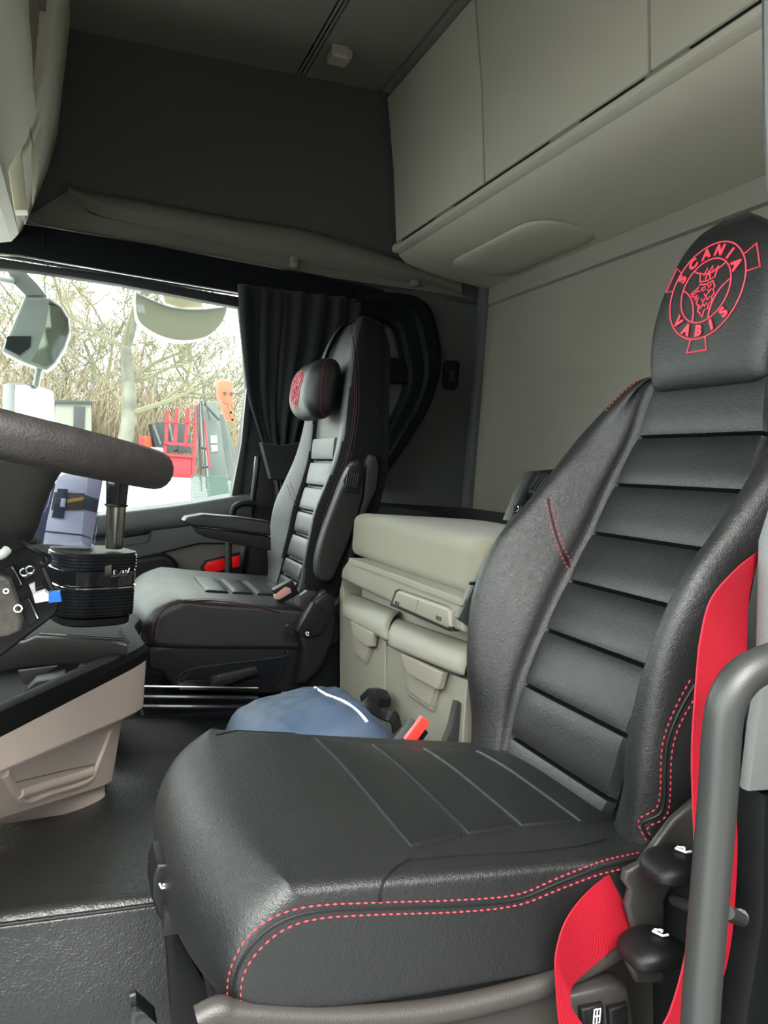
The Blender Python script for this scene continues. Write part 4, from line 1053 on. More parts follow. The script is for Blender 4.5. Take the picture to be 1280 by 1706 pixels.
# raised divider: dark wall between the near tray and the rear deck
A = [at(a, b, x=1.52) for a, b in [(40, 1070), (60, 1062), (170, 1066), (212, 1076), (214, 1108), (180, 1104), (100, 1108), (40, 1112), (0, 1120), (-60, 1125), (-60, 1080)]]
prism('tray_divider', A, [p + Vector((.02, 0, 0)) for p in A], DARKP, cc, bev=.006)
dk = [at(a, b, z=topN.z + .02) for a, b in [(-60, 1072), (60, 1063), (172, 1066), (214, 1072), (216, 1030), (200, 1012), (-60, 1012)]]
deck = prism('rear_deck', dk, [p - Vector((0, 0, .03)) for p in dk], MATTB, cc, bev=.004)
a0, a1 = at(66, 1056, z=topN.z + .022), at(218, 1066, z=topN.z + .022)
tube('deck_bead', [a0, a0.lerp(a1, .7), a1], .0022, CHROME, deck, 6)
# tray contents fixed to the console: holder ring, socket
hr_ = at(95, 1150, z=topN.z - .02)
prism('inner_holder', [at(a, b, x=1.40) for a, b in [(60, 1135), (108, 1128), (112, 1150), (60, 1172), (38, 1175), (42, 1150)]], [at(a, b, x=1.40) + Vector((.06, 0, 0)) for a, b in [(60, 1135), (108, 1128), (112, 1150), (60, 1172), (38, 1175), (42, 1150)]], BLACKP, cc, bev=.008)
box('socket_housing', at(145, 1122, x=1.46), (.02, .03, .035), GLOSSB, cc, bev=.004)
box('usb_socket', at(145, 1127, x=1.448), (.006, .010, .008), WHITE, cc, bev=.001)
A = [at(a, b, x=1.45) for a, b in [(30, 1118), (96, 1110), (60, 1130), (40, 1142)]]
prism('light_card', A, [p + Vector((.01, 0, 0)) for p in A], GREYP, cc, bev=.002)
# side pocket: raised moulded lip round a sunk panel
lip = surf(kt, [(182, 1217), (172, 1245), (160, 1275), (150, 1296), (128, 1308), (80, 1322), (48, 1334), (32, 1330), (18, 1308), (6, 1290)], 60)
if len(lip) > 5: tube('pocket_lip', [p + Vector((.0045, 0, 0)) for p in lip], .0075, BEIGE2, cc, 12)
ln = surf(kt, [(14, 1306), (60, 1295), (110, 1283), (158, 1273)], 24)
if len(ln) > 3: tube('pocket_line', ln, .0015, BEIGED, cc, 5)
ln2 = surf(kt, [(30, 1322), (70, 1310), (120, 1296), (150, 1286)], 24)
if len(ln2) > 3: tube('pocket_roll', [p + Vector((.004, 0, 0)) for p in ln2], .010, BEIGE2, cc, 10)

# ------------------------------------------------------------------ dashboard body ahead of everything
dsh = thing('dashboard', 'dark dashboard with switch panel below the steering wheel', 'dashboard', (1.5, .8, .2))
softbox('dash_body', (1.55, .93, .60), (2.4, .60, .60), .08, DARKP, dsh, 14)
SX = .97
A = [at(a, b, x=SX) for a, b in [(-60, 880), (40, 905), (76, 925), (84, 960), (104, 1000), (96, 1025), (60, 1052), (0, 1098), (-60, 1130)]]
pn = prism('switch_panel', A, [p + Vector((.16, .05, 0)) for p in A], BLACKP, dsh, bev=.008, seg=3)
def spx(name, px, mt, d0=.006, d1=-.004, x=SX, par=pn, bev=.002):
    A = [at(a, b, x=x - d0) for a, b in px]
    return prism(name, A, [p + Vector((d0 - d1, 0, 0)) for p in A], mt, par, bev=bev)
spx('switch', [(8, 947), (22, 940), (38, 972), (26, 982)], BLACKP)
spx('switch_edge', [(18, 945), (21, 943), (37, 972), (34, 976)], CHROME, .008)
spx('jack_plate', [(34, 950), (56, 940), (60, 955), (40, 966)], GLOSSB)
for c in ((40, 953), (50, 949)):
    p = at(*c, x=SX - .007); tube('jack_ring', [p + Vector((0, .0045 * math.cos(a), .0045 * math.sin(a))) for a in [i / 10 * 6.283 for i in range(11)]], .0011, CHROME, pn, 5)
spx('trim_edge', [(64, 935), (70, 934), (90, 985), (84, 986)], GREYP, .004)
spx('slot', [(48, 975), (70, 966), (76, 984), (56, 990)], GLOSSB)
spx('lower_switch', [(32, 1004), (48, 995), (66, 1030), (48, 1044)], BLACKP)
spx('switch_edge', [(46, 997), (48, 996), (65, 1029), (62, 1032)], CHROME, .008)
spx('tag_stem', [(48, 975), (58, 971), (60, 990), (54, 990)], PAPER, .010)
key = thing('car_key', 'worn dark key fob hanging in the ignition below the steering wheel', 'key', at(18, 1010, x=SX - .04))
A = [at(a, b, x=SX - .045) for a, b in [(-20, 960), (4, 958), (18, 966), (30, 1000), (39, 1035), (36, 1052), (14, 1062), (-20, 1066)]]
kf = prism('fob_body', A, [p + Vector((.02, 0, 0)) for p in A], mat('worn_fob', (.05, .045, .038), .45, .5, 200, var=.3, vscale=90), key, bev=.006, seg=3)
for c, r_ in (((10, 985), .0025), ((30, 1014), .004)):
    p = at(*c, x=SX - .047); tube('button_mark', [p + Vector((0, r_ * math.cos(a), r_ * math.sin(a))) for a in [i / 10 * 6.283 for i in range(11)]], .0009, WHITE, kf, 5)
usb = thing('usb_plug', 'small cream and blue usb plug stuck in the switch panel', 'plug', at(80, 995, x=SX - .03))
A = [at(a, b, x=SX - .03) for a, b in [(54, 991), (74, 984), (82, 990), (82, 1002), (58, 1006)]]
prism('plug_body', A, [p + Vector((.018, 0, 0)) for p in A], PAPER, usb, bev=.003)
A = [at(a, b, x=SX - .028) for a, b in [(82, 987), (100, 986), (103, 1003), (80, 1005)]]
prism('blue_cap', A, [p + Vector((.014, 0, 0)) for p in A], BLUE, usb, bev=.002)
cable = tag(tube('charging_cable', [at(36, 902, x=.90), at(50, 912, x=.89), at(66, 920, x=.89), at(82, 928, x=.90), at(80, 938, x=.92), at(66, 945, x=.95)], .0022, BLACKP, None, 8, sm=30), 'thin black cable curling over the switch panel', 'cable')
stalk = tag(tube('column_stalk', [at(-20, 928, x=.86), at(2, 924, x=.86), at(12, 916, x=.865)], .005, mat('light_grey_stalk', (.4, .42, .4), .4), None, 10, sm=12), 'light grey tip of a column stalk beside the wheel hub', 'stalk')

# ------------------------------------------------------------------ steering wheel
swl = thing('steering_wheel', 'thick dark brown steering wheel seen edge-on at the left', 'wheel', (.93, .15, .9))
WC = Vector((.93, .135, .975)); WR = .222
tiltv = Vector((0, math.cos(math.radians(9)), math.sin(math.radians(9))))
pts = [WC + Vector((WR * math.cos(a), 0, 0)) + tiltv * (WR * math.sin(a)) for a in [i / 96 * 2 * math.pi for i in range(97)]]
nrm_ = Vector((0, -tiltv.z, tiltv.y))
bm = bmesh.new(); rings_ = []
for i in range(96):
    a = i / 96 * 2 * math.pi; rad = Vector((math.cos(a), 0, 0)) + tiltv * math.sin(a)
    rings_.append([bm.verts.new(pts[i] + (rad * math.cos(q) * .0185 + nrm_ * math.sin(q) * .0215)) for q in [k / 18 * 2 * math.pi for k in range(18)]])
for i in range(96):
    for k in range(18): bm.faces.new((rings_[i][k], rings_[i][(k + 1) % 18], rings_[(i + 1) % 96][(k + 1) % 18], rings_[(i + 1) % 96][k]))
bfinish('wheel_rim', bm, WHEELM, swl)
# lower spoke and hub
def hubsec(px, xs, yw): 
    return None
H = [[(-60, 770), (60, 780), (108, 800)], [(-60, 800), (90, 806), (100, 812)], [(-60, 850), (68, 862), (76, 858)], [(-60, 895), (54, 896), (62, 885)], [(-60, 925), (10, 918), (30, 912)]]
secs_ = []
for (l, r_, w_), xx in zip([(-60, 112, 776), (-60, 94, 800), (-60, 74, 845), (-60, 63, 880), (-60, 50, 903), (-60, 20, 918)], (.92, .92, .92, .92, .93, .94)):
    R_ = at(r_, w_, x=xx); L_p = at(l, w_ - 12, x=xx)
    secs_.append([L_p, L_p + Vector((-.06, 0, 0)), R_ + Vector((-.05, .06, 0)), R_ + Vector((-.025, .012, 0)), R_, R_ + Vector((.03, .012, 0)), R_ + Vector((.06, .06, 0)), L_p + Vector((.07, 0, 0))])
loft('wheel_hub', secs_, 40, 30, DARKP, swl)
sp_ = [[WC + Vector((dx, 0, 0)) + tiltv * r0 + nrm_ * dz for dx, dz in ((-.03, .006), (.03, .006), (.03, -.016), (-.03, -.016))] for r0 in (-.205, -.16, -.10, -.04)]
loft('lower_spoke', sp_, 20, 16, DARKP, swl)
for sgn in (-1, 1):
    sp_ = [[WC + Vector((sgn * r0, 0, 0)) + tiltv * dx + nrm_ * (dz - .02) for dx, dz in ((-.03, .006), (.03, .006), (.03, -.016), (-.03, -.016))] for r0 in (.205, .16, .10, .04)]
    loft('side_spoke', sp_, 20, 16, DARKP, swl)

# ------------------------------------------------------------------ black round-cornered appliance on the console
DCX = 1.72
drm = thing('drinks_machine', 'black ribbed drum-shaped machine with silver band on the console deck', 'appliance', at(150, 1035, x=DCX))
zt = at(150, 915, x=DCX).z; zb = at(150, 1030, x=DCX).z; c_ = (at(78, 970, x=DCX) + at(224, 970, x=DCX)) / 2; hw = (at(78, 970, x=DCX) - at(224, 970, x=DCX)).length / 2
def rsq(a, r, e=.62): return Vector((r * math.copysign(abs(math.cos(a)) ** e, math.cos(a)), r * math.copysign(abs(math.sin(a)) ** e, math.sin(a)), 0))
def drum(name, z0, z1, r, mt, parent, ribs=0, bev=.003, off=0):
    n = 60 + ribs * 4; Z = []
    Z = [(z0, r - bev), (z0 + bev, r)]
    if ribs:
        for k in range(ribs):
            za = z0 + bev + (z1 - z0 - 2 * bev) * (k + .5) / ribs; dz = (z1 - z0) / ribs * .12
            Z += [(za - dz, r), (za, r - .0015), (za + dz, r)]
    Z += [(z1 - bev, r), (z1, r - bev)]
    def f(u, v):
        k = min(int(v * (len(Z) - 1) + .5), len(Z) - 1); z, rr = Z[k]; a = u * 2 * math.pi
        q = rsq(a, rr); q = Vector((q.x * math.cos(.35) - q.y * math.sin(.35), q.x * math.sin(.35) + q.y * math.cos(.35), 0))
        return Vector((c_.x, c_.y, 0)) + q + Vector((0, 0, z))
    bm = bmesh.new(); R = []
    for j in range(len(Z)): R.append([bm.verts.new(f(i / 72, j / (len(Z) - 1))) for i in range(72)])
    for A_, B_ in zip(R, R[1:]):
        for i in range(72): bm.faces.new((A_[i], A_[(i + 1) % 72], B_[(i + 1) % 72], B_[i]))
    bm.faces.new(R[0][::-1]); bm.faces.new(R[-1])
    return bfinish(name, bm, mt, parent)
hR = hw * .93; H_ = zt - zb
drum('base_foot', zb - .004, zb + H_ * .10, hR * .90, BLACKP, drm)
drum('lower_body', zb + H_ * .10, zb + H_ * .50, hR * .99, DRUM, drm, 8)
drum('silver_band', zb + H_ * .50, zb + H_ * .53, hR * 1.005, CHROME, drm)
drum('upper_body', zb + H_ * .53, zb + H_ * .76, hR * .985, GLOSSB, drm)
drum('top_ring', zb + H_ * .76, zb + H_ * .98, hR * 1.0, DRUM, drm, 4)
drum('top_plate', zb + H_ * .98, zb + H_ * 1.0, hR * .97, DARKP, drm)
dtree = bvh(*[o for o in drm.children])
bm = bmesh.new()
def onpx(tree, a, b, lift=.0008):
    d = (at(a, b, x=1) - EYE).normalized(); h = tree.ray_cast(EYE, d)
    return h[0] + (h[1] if h[1].dot(d) < 0 else -h[1]) * lift if h[0] is not None else None
o0 = onpx(dtree, 189, 957); o1 = onpx(dtree, 222, 951); 
if o0 and o1:
    dx_ = (o1 - o0).normalized()
    # handwritten chrome script, copied stroke by stroke
    for st in ([(420, 585), (500, 550), (502, 455), (575, 448), (588, 478), (570, 500)], [(540, 535), (620, 542), (665, 500), (722, 405)], [(660, 520), (750, 518), (760, 460)],
               [(752, 515), (800, 505), (818, 455), (845, 450), (838, 505)], [(845, 508), (875, 495), (935, 362)], [(885, 500), (950, 465), (1040, 470), (1088, 450)], [(420, 612), (700, 570), (1085, 522)]):
        pts = [onpx(dtree, 160 + a / 17.07, 925 + b / 17.07, .0022) for a, b in st]
        pts = [p for p in pts if p is not None]
        if len(pts) > 1: tube_bm(bm, cr(pts, len(pts) * 4), .0008, 5)
    bfinish('script_lettering', bm, CHROME, drm, kind='stuff')
e0 = onpx(dtree, 175, 943); e1 = onpx(dtree, 186, 941); e2 = onpx(dtree, 185, 957); e3 = onpx(dtree, 174, 960)
if e0 and e1 and e2 and e3:
    fo = (EYE - e0).normalized() * .0025
    prism('badge_plate', [e0 + fo, e1 + fo, e2 + fo, e3 + fo], [e0 - fo, e1 - fo, e2 - fo, e3 - fo], STEEL, drm, bev=.0005)
# carton wedge with a printed picture in a clear sleeve, standing on the machine
bxx = thing('printed_carton', 'tapered white carton printed with machine pictures in a clear sleeve', 'box', at(120, 912, x=DCX))
def card(name, px, mt, x=DCX - .02, d=.004, par=bxx, bev=.001):
    A = [at(a, b, x=x) for a, b in px]
    return prism(name, A, [p + Vector((d, 0, 0)) for p in A], mt, par, bev=bev)
card('front_board', [(95, 796), (112, 788), (150, 788), (136, 900), (156, 912), (72, 906), (78, 870)], PAPER, d=.06)
card('side_board', [(148, 788), (172, 796), (163, 850), (152, 912), (136, 905), (140, 850)], mat('lilac_board', (.40, .36, .40), .5), x=DCX - .022, d=.05)
card('blue_edge', [(84, 806), (92, 806), (80, 868), (73, 906), (60, 890), (66, 850)], mat('dark_blue_board', (.02, .03, .07), .4), x=DCX - .01, d=.05)
pic = card('printed_picture', [(90, 820), (141, 822), (138, 850), (85, 850)], mat('picture_brown', (.08, .055, .03), .5, var=.5, vscale=60), x=DCX - .025, d=.003)
card('picture_appliance', [(96, 814), (113, 815), (106, 864), (86, 862)], mat('picture_navy', (.018, .03, .04), .4), x=DCX - .028, d=.003)
card('picture_cup', [(102, 830), (110, 831), (108, 845), (100, 844)], PAPER, x=DCX - .031, d=.003)
card('picture_stripe', [(112, 832), (140, 827), (140, 833), (112, 838)], mat('picture_amber', (.6, .32, .03), .4), x=DCX - .029, d=.003)
card('picture_side', [(141, 824), (165, 832), (163, 838), (162, 854), (138, 848)], mat('picture_dark', (.03, .035, .04), .4), x=DCX - .026, d=.003)
card('fold_line', [(75, 884), (135, 890), (152, 896), (151, 898), (134, 892), (75, 886)], GREYP, x=DCX - .024, d=.003)
card('clear_sleeve', [(92, 790), (175, 790), (166, 850), (156, 914), (62, 908), (62, 880), (80, 840)], CLEAR, x=DCX - .045, d=.002)
# steel tumbler with a black lid
mug = thing('travel_mug', 'brushed steel travel mug with black lid beside the printed carton', 'mug', at(190, 915, x=DCX - .03))
mt_p = at(196, 800, x=DCX - .03); mb_p = at(190, 914, x=DCX - .03); px_m = (at(190, 850, x=DCX - .03) - at(191, 850, x=DCX - .03)).length
def turn(name, prof, mt, par):
    bm = bmesh.new(); tube_bm(bm, [mb_p.lerp(mt_p, t) for t, r in prof], [r for t, r in prof], 36); return bfinish(name, bm, mt, par)
turn('mug_body', [(0, 13.5 * px_m), (.01, 14.5 * px_m), (.6, 16.5 * px_m), (.62, 17.5 * px_m)], STEEL, mug)
turn('mug_collar', [(.62, 19 * px_m), (.635, 20 * px_m), (.65, 19.5 * px_m), (.66, 17.5 * px_m)], BLACKP, mug)
turn('mug_lid', [(.66, 17.5 * px_m), (.9, 19 * px_m), (1.10, 20.0 * px_m), (1.13, 18 * px_m)], GLOSSB, mug)
p0 = mb_p + Vector((0, .05, 0))
turn2 = [(0, 12 * px_m), (.6, 9 * px_m)]

# ------------------------------------------------------------------ outside the window
GZ = -1.25
BARK = mat('pale_bark', (.085, .085, .066), .9, .5, 12, var=.3, vscale=3)
TWIG = mat('twig', (.15, .145, .075), .9)
TWIG2 = mat('twig_brown', (.155, .125, .08), .9)
LITTER = mat('leaf_litter', (.15, .085, .035), .95, .6, 6, var=.5, vscale=4)
YARD = mat('pale_yard', (.42, .43, .43), .9, var=.15, vscale=.4)
RACKR = mat('rack_red', (.26, .008, .016), .5)
CRANEO = mat('crane_orange', (.40, .055, .018), .5)
COLG = mat('crane_grey', (.055, .066, .06), .5, var=.2, vscale=3)
MACH = mat('machine_dark', (.012, .014, .016), .6)
HUTM = mat('hut_wall', (.14, .15, .12), .9)
MESHG = mat('fence_green', (.02, .05, .04), .6)
def gz(x):
    t = max(0, min(1, (x - 4.5) / 4.5)); return GZ + (t * t * (3 - 2 * t)) * 1.78
yd = grid('ground', lambda u, v: Vector((3.5 + u * 90 if u > .3 else 3.5 + u * 20, 60 - v * 130, gz(3.5 + u * 90 if u > .3 else 3.5 + u * 20))), 60, 6, YARD); yd['kind'] = 'structure'
yd2 = grid('ground', lambda u, v: Vector((-30 + u * 33.4, 60 - v * 130, GZ - .01)), 6, 6, YARD); yd2['kind'] = 'structure'
def bankf(u, v):
    x = 29 + v * 40; y = 60 - u * 110
    return Vector((x, y, gz(30) - .05 + 2.2 * min(1, v * 3.5) ** 1.3 + .5 * noise.noise(Vector((x * .15, y * .15, 0)))))
bank = grid('terrain', bankf, 60, 24, LITTER); bank['kind'] = 'structure'

def grow(bm, p, d, L, r, depth, rnd, spread, up=.15, nside=4, twl=None):
    n = 3; pts = [p]; rs = [r]
    for i in range(n):
        d = (d + Vector((rnd.gauss(0, .12), rnd.gauss(0, .12), rnd.gauss(0, .10) + up * .25))).normalized()
        p = p + d * L / n; pts.append(p); rs.append(r * (1 - .45 * (i + 1) / n))
    tube_bm(bm if depth > twl else bm, pts, rs, nside if depth > 1 else 3, cap=False)
    if depth <= 0: return
    kids = rnd.choice((3, 4)) if depth > 1 else 4
    for k in range(kids):
        t = rnd.uniform(.35, 1); q = pts[0].lerp(pts[-1], t) if k else pts[-1]
        ax = d.orthogonal().normalized(); ax.rotate(Matrix.Rotation(rnd.uniform(0, 6.28), 3, d))
        nd = (d * math.cos(spread) + ax * math.sin(spread) * rnd.uniform(.7, 1.3)).normalized()
        grow(bm, q, nd, L * rnd.uniform(.58, .8), max(rs[-1] * (.75 if k else .9), .008), depth - 1, rnd, spread, up, nside, twl)
def tree_mesh(seed, H, r, depth=5, spread=.75, trunk=.45, twr=0):
    rnd = random.Random(seed); bt_ = bmesh.new(); bc_ = bmesh.new()
    pts = [Vector((rnd.gauss(0, .05) * i, rnd.gauss(0, .05) * i, H * trunk * 1.9 * i / 9)) for i in range(10)]
    tube_bm(bt_, pts, [r * (1.15 - .09 * i) for i in range(10)], 10)
    for i in range(2 if depth > 5 else 3, 10):
        for k in range(2 if i < 9 else 4):
            a = rnd.uniform(0, 6.28); el = rnd.uniform(.1, .8) if i < 9 else rnd.uniform(.7, 1.4)
            d = Vector((math.cos(a) * math.cos(el), math.sin(a) * math.cos(el), math.sin(el)))
            grow(bc_, pts[i], d, H * .17 * rnd.uniform(.8, 1.2), r * .42 * (1.2 - i * .07), depth - 1, rnd, spread, .25, 5, 1)
    return bt_, bc_
big = thing('bare_oak', 'large bare pale-barked tree standing beyond the window', 'tree', at(210, 730, x=20))
bt_, bc_ = tree_mesh(3, 8.0, .165, 6, .7)
T0 = Vector((at(212, 720, x=19).x, at(212, 720, x=19).y, .5))
for b_ in (bt_, bc_):
    for v in b_.verts: v.co += T0
big.location = T0
bfinish('trunk', bt_, BARK, big, smooth=True)
bfinish('branches', bc_, mat('oak_twig', (.105, .10, .058), .9), big, smooth=False, kind='stuff')
meshes = []
for sd in (11, 12, 13):
    a, b = tree_mesh(sd, 7.5, .10, 4, .6)
    out = []
    for nm, bb, mm in (('trunk', a, BARK), ('branches', b, TWIG2 if sd != 12 else TWIG)):
        me = bpy.data.meshes.new(nm); bb.to_mesh(me); bb.free(); me.materials.append(mm); out.append(me)
    meshes.append(out)
rnd = random.Random(5)
for i in range(34):
    px = -40 + i * 13 + rnd.uniform(-6, 6); D = rnd.uniform(29, 46)
    p = at(px, 740, x=D); t_ = (D - 28) / 40
    z0 = .45 + 2.0 * min(1, t_ * 3.5)
    tr = thing('woodland_tree', 'thin bare brown tree in the wood behind the yard', 'tree', (p.x, p.y, z0), 'bare trees of the wood behind the yard')
    sc_ = rnd.uniform(.6, 1.0) if px < 330 else rnd.uniform(.5, .7)
    tr.scale = (sc_, sc_, sc_); tr.rotation_euler = (0, 0, rnd.uniform(0, 6.28))
    for nm, me in zip(('trunk', 'branches'), meshes[i % 3]):
        o = bpy.data.objects.new(nm, me); col.objects.link(o); o.parent = tr
        if nm == 'branches': o['kind'] = 'stuff'
# undergrowth thicket
bm = bmesh.new()
for i in range(3600):
    x = rnd.uniform(28.5, 40); py_ = rnd.uniform(-60, 400); p = at(py_, 740, x=x); t_ = (x - 28) / 40
    z0 = .45 + 1.9 * min(1, t_ * 3.5); h = rnd.uniform(1.0, 3.4)
    q = Vector((p.x, p.y, z0)); tube_bm(bm, [q, q + Vector((rnd.gauss(0, .1), rnd.gauss(0, .2), h * .5)), q + Vector((rnd.gauss(0, .2), rnd.gauss(0, .5), h))], [.020, .014, .007], 3, cap=False)
br = bfinish('undergrowth', bm, TWIG2, None, smooth=False, kind='stuff'); tag(br, 'brown bare brushwood under the trees beyond the yard', 'brushwood')
# hut
ht = thing('storage_hut', 'small pale green hut with a dark door at the wood edge', 'hut', at(124, 700, x=26))
A = [at(a, b, x=26) for a, b in [(92, 670), (152, 672), (153, 740), (90, 742)]]
prism('hut_walls', A, [p + Vector((3, 0, 0)) for p in A], HUTM, ht, bev=.02)
A = [at(a, b, x=25.9) for a, b in [(88, 666), (154, 668), (154, 673), (88, 672)]]
prism('hut_roof', A, [p + Vector((3.2, 0, 0)) for p in A], MACH, ht, bev=.01)
A = [at(a, b, x=25.95) for a, b in [(123, 677), (142, 678), (140, 735), (122, 735)]]
prism('hut_door', A, [p + Vector((.1, 0, 0)) for p in A], MACH, ht, bev=.01)
# red steel rack
XR = 24
rk = thing('steel_rack', 'red steel loading rack with upright bars standing in the yard', 'rack', at(300, 790, x=XR))
def bar(name, pa, pb, w, mt, par, x=XR, d=.1):
    a = at(*pa, x=x); b = at(*pb, x=x); t = (b - a).normalized(); n = Vector((1, 0, 0)).cross(t).normalized() * (w * x / FPX / .93 / 2)
    A = [a - n, a + n, b + n, b - n]
    return prism(name, A, [p + Vector((d, 0, 0)) for p in A], mt, par, bev=.004, seg=1)
for pa, pb in (((279, 684), (277, 742)), ((295, 680), (292, 742)), ((314, 680), (309, 745)), ((328, 676), (322, 790))): bar('upright_bar', pa, pb, 5, RACKR, rk)
for pa, pb in (((276, 703), (296, 703)), ((308, 702), (326, 704)), ((275, 738), (324, 742)), ((272, 757), (323, 761))): bar('cross_bar', pa, pb, 4, RACKR, rk, XR - .06, .2)
A = [at(a, b, x=XR + .04) for a, b in [(274, 757), (324, 762), (322, 800), (270, 800)]]
prism('rack_panel', A, [p + Vector((.05, 0, 0)) for p in A], RACKR, rk, bev=.01)
bar('upright_bar', (276, 740), (272, 786), 4, RACKR, rk)
# crane column, hoses and head
cl = thing('loader_crane', 'tall grey loader crane column with orange head, white marks and black hoses', 'crane', at(355, 800, x=10))
A = [at(a, b, x=10) for a, b in [(336, 670), (362, 668), (384, 834), (352, 838)]]
prism('column', A, [p + Vector((.3, 0, 0)) for p in A], COLG, cl, bev=.02)
bar('outer_boom', (366, 690), (388, 800), 12, COLG, cl, 10.3, .15)
bar('outer_boom', (372, 700), (392, 770), 8, COLG, cl, 10.6, .15)
for k, (a, b) in enumerate((((332, 672), (336, 818)), ((328, 676), (334, 800)), ((336, 668), (345, 815)), ((342, 667), (350, 700)))): bar('hose', a, b, 2.2, MACH, cl, 9.8, .03)
for a, b in (((330, 745), (344, 748)), ((330, 780), (347, 778)), ((340, 672), (366, 700))): bar('bracket', a, b, 3, MACH, cl, 9.85, .05)
bar('lashing', (341, 700), (349, 780), 3, RACKR, cl, 9.8, .03)
for a, b in (((356, 726), (357, 738)), ((357, 742), (358, 752))): bar('white_mark', a, b, 9, WHITE, cl, 9.98, .02)
hd_ = cl
A = [at(a, b, x=10.7) for a, b in [(364, 636), (370, 631), (388, 636), (390, 672), (388, 678), (372, 672), (366, 660)]]
prism('head_casting', A, [p + Vector((.3, 0, 0)) for p in A], CRANEO, hd_, bev=.03)
for a, b in (((372, 672), (378, 700)), ((382, 674), (388, 702)), ((374, 684), (388, 688)), ((376, 696), (390, 700))): bar('head_link', a, b, 4, CRANEO, hd_, 10.7, .1)
for c in ((375, 655), (386, 656)):
    p = at(*c, x=10.68); bm = bmesh.new(); tube_bm(bm, [p, p + Vector((.03, 0, 0))], .022, 12); bfinish('pin', bm, MACH, hd_)
# parked machinery and bins behind the rack
pk_ = thing('parked_machine', 'dark machinery parked behind the red rack', 'machine', at(285, 745, x=27))
for px in ([(252, 706), (262, 703), (272, 742), (262, 744)], [(262, 703), (290, 700), (296, 735), (270, 742)], [(292, 704), (312, 706), (320, 740), (296, 738)]):
    A = [at(a, b + (14 if b > 730 else 0), x=27) for a, b in px]; prism('machine_panel', A, [p + Vector((1.2, 0, 0)) for p in A], MACH, pk_, bev=.03)
for a, b in (((256, 708), (268, 740)), ((282, 704), (288, 735))): bar('machine_strut', a, b, 3, COLG, pk_, 26.8, .1)
sk = thing('orange_bin', 'small orange-red bin at the edge of the yard', 'bin', at(242, 765, x=27.5))
A = [at(a, b, x=27.5) for a, b in [(233, 727), (238, 726), (252, 728), (252, 800), (234, 800)]]
prism('bin_body', A, [p + Vector((.4, 0, 0)) for p in A], CRANEO, sk, bev=.02)
A = [at(a, b, x=27.3) for a, b in [(232, 726), (238, 725), (238, 800), (233, 800)]]
prism('bin_side', A, [p + Vector((.1, 0, 0)) for p in A], RACKR, sk, bev=.02)
wt = thing('white_container', 'pale low container standing left of the red rack', 'container', at(262, 790, x=25))
A = [at(a, b, x=25) for a, b in [(253, 745), (272, 746), (271, 800), (256, 800)]]
prism('container_body', A, [p + Vector((1, 0, 0)) for p in A], mat('container_pale', (.25, .27, .28), .6), wt, bev=.03)
# green mesh fence
fn = thing('mesh_fence', 'green wire mesh fence low beside the crane column', 'fence', at(355, 842, x=9.4))
bm = bmesh.new(); f00, f10, f11, f01 = at(318, 792, x=9.4), at(392, 797, x=9.4), at(392, 842, x=9.4), at(318, 842, x=9.4)
for k in range(-14, 26):
    for sgn in (0, 1):
        u0, u1 = k / 24, (k + 12) / 24
        if sgn: u0, u1 = u1, u0
        P_ = []
        for t in [i / 12 for i in range(13)]:
            u = u0 + (u1 - u0) * t
            if 0 <= u <= 1: P_.append(f00.lerp(f10, u).lerp(f01.lerp(f11, u), t))
        if len(P_) > 1: tube_bm(bm, [P_[0], P_[-1]], .006, 3)
bfinish('wire_mesh', bm, MESHG, fn, kind='stuff')
tube('top_wire', [f00, f10], .006, MESHG, fn, 5)

# ------------------------------------------------------------------ outside mirrors
um = thing('wing_mirror', 'tall grey wing mirror housing on an arm outside the window', 'mirror', at(70, 560, x=3.1))
XM = 3.08
A = [at(a, b, x=XM) for a, b in [(12, 452), (40, 450), (62, 472), (78, 492), (42, 492), (22, 472)]]
prism('mirror_arm', A, [p + Vector((.08, 0, 0)) for p in A], MIRHOUS, um, bev=.006)
A = [at(a, b, x=XM) for a, b in [(2, 585), (40, 494), (84, 495), (104, 510), (116, 530), (118, 552), (108, 580), (92, 606), (78, 617), (50, 608), (30, 600)]]
prism('mirror_housing', A, [p + Vector((.12, 0, 0)) for p in A], MIRHOUS, um, bev=.012, seg=3)
A = [at(a, b, x=XM - .004) for a, b in [(82, 500), (100, 512), (113, 532), (114, 552), (104, 580), (88, 604), (76, 611), (52, 602), (64, 580), (76, 545), (80, 520)]]
prism('mirror_glass', A, [p + Vector((.004, .0, 0)) for p in A], MIRROR, um, bev=0)
A = [at(a, b, x=XM - .004) for a, b in [(12, 560), (52, 560), (50, 578), (32, 592), (8, 580)]]
prism('dark_insert', A, [p + Vector((.004, .0, 0)) for p in A], MACH, um, bev=0)
lm = thing('wide_angle_mirror', 'small square lower mirror with dark rim outside the window', 'mirror', at(55, 670, x=3.1))
MN = Vector((-.58, -.77, .26)).normalized(); MC = at(55, 680, x=XM)
def onp(px, py, off=0):
    r = (at(px, py, x=1) - EYE); c = MC + MN * off
    return EYE + r * ((c - EYE).dot(MN) / r.dot(MN))
A = cr([onp(a, b) for a, b in [(20, 642), (24, 637), (55, 641), (84, 650), (90, 660), (91, 700), (90, 735), (22, 728), (20, 690)]], 40, True)
prism('mirror_rim', A, [p - MN * .04 for p in A], MIRHOUS, lm, bev=.004)
A = cr([onp(a, b, .002) for a, b in [(25, 646), (28, 641), (55, 645), (82, 653), (87, 662), (88, 700), (87, 730), (26, 722), (25, 690)]], 40, True)
prism('mirror_glass', A, [p - MN * .002 for p in A], MIRROR, lm, bev=0)
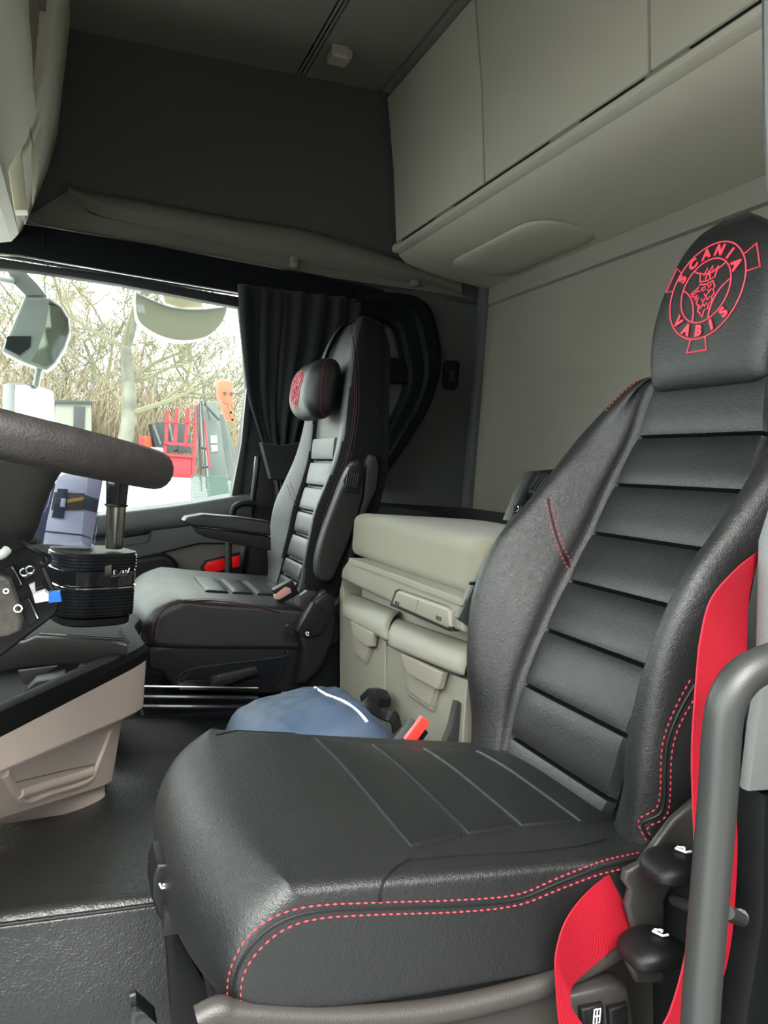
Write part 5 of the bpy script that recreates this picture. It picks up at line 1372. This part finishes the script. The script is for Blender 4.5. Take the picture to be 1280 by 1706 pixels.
km = thing('kerb_mirror', 'pale round kerb mirror hanging above the passenger window', 'mirror', at(300, 525, x=3.15))
XK = 3.15
A = cr([at(a, b, x=XK) for a, b in [(226, 488), (232, 488), (262, 503), (290, 512), (330, 515), (374, 511), (378, 516), (368, 540), (345, 560), (310, 567), (275, 562), (242, 545), (228, 525)]], 60, True)
prism('mirror_shell', A, [p + Vector((.10, 0, 0)) for p in A], PALEHOUS, km, bev=.03, seg=4)
tube('shell_rim', cr([at(a, b, x=XK - .002) for a, b in [(228, 490), (262, 505), (290, 514), (330, 517), (376, 513)]], 30), .005, MIRHOUS, km, 8)
A = [at(a, b, x=XK + .05) for a, b in [(262, 470), (340, 478), (338, 512), (300, 512), (275, 505)]]
prism('mirror_bracket', A, [p + Vector((.05, 0, 0)) for p in A], PALEHOUS, km, bev=.01)
A = [at(a, b, x=XK - .004) for a, b in [(228, 507), (240, 508), (242, 522), (230, 520)]]
prism('label', A, [p + Vector((.003, 0, 0)) for p in A], WHITE, km, bev=0)

tube('mirror_stay', [at(-90, 452, x=2.86), at(-30, 456, x=2.95), at(30, 470, x=XM + .04)], .014, MIRHOUS, um, 10)
tube('mirror_stay', [at(66, 610, x=XM + .05), at(60, 645, x=XM + .03)], .012, MIRHOUS, lm, 10)
kb_ = at(300, 482, x=XK + .07)
tube('mirror_stay', [kb_, kb_ + Vector((-.15, 0, .02)), Vector((2.87, kb_.y, kb_.z + .03))], .012, PALEHOUS, km, 10)
# unseen dark trailer, added to cut the daylight entering the driver's door
tl = thing('shade_trailer', 'dark trailer shape added out of view to shade the open driver door', 'trailer', (-3.0, -3, GZ))
softbox('blocker_body', (-3.9, -2.6, 1.0), (2.4, 11.0, 2.7), .05, mat('blocker_dark', (.035, .036, .038), .6), tl, 6)
for y in (-7, -6.2, 1.2):
    bm = bmesh.new(); tube_bm(bm, [(-3.1, y, -.80), (-2.8, y, -.80)], .45, 28); bfinish('wheel', bm, MACH, tl)
tube('blocker_chassis_rail', [(-3.2, -8, -.45), (-3.2, 2.8, -.45)], .10, MACH, tl, 8)
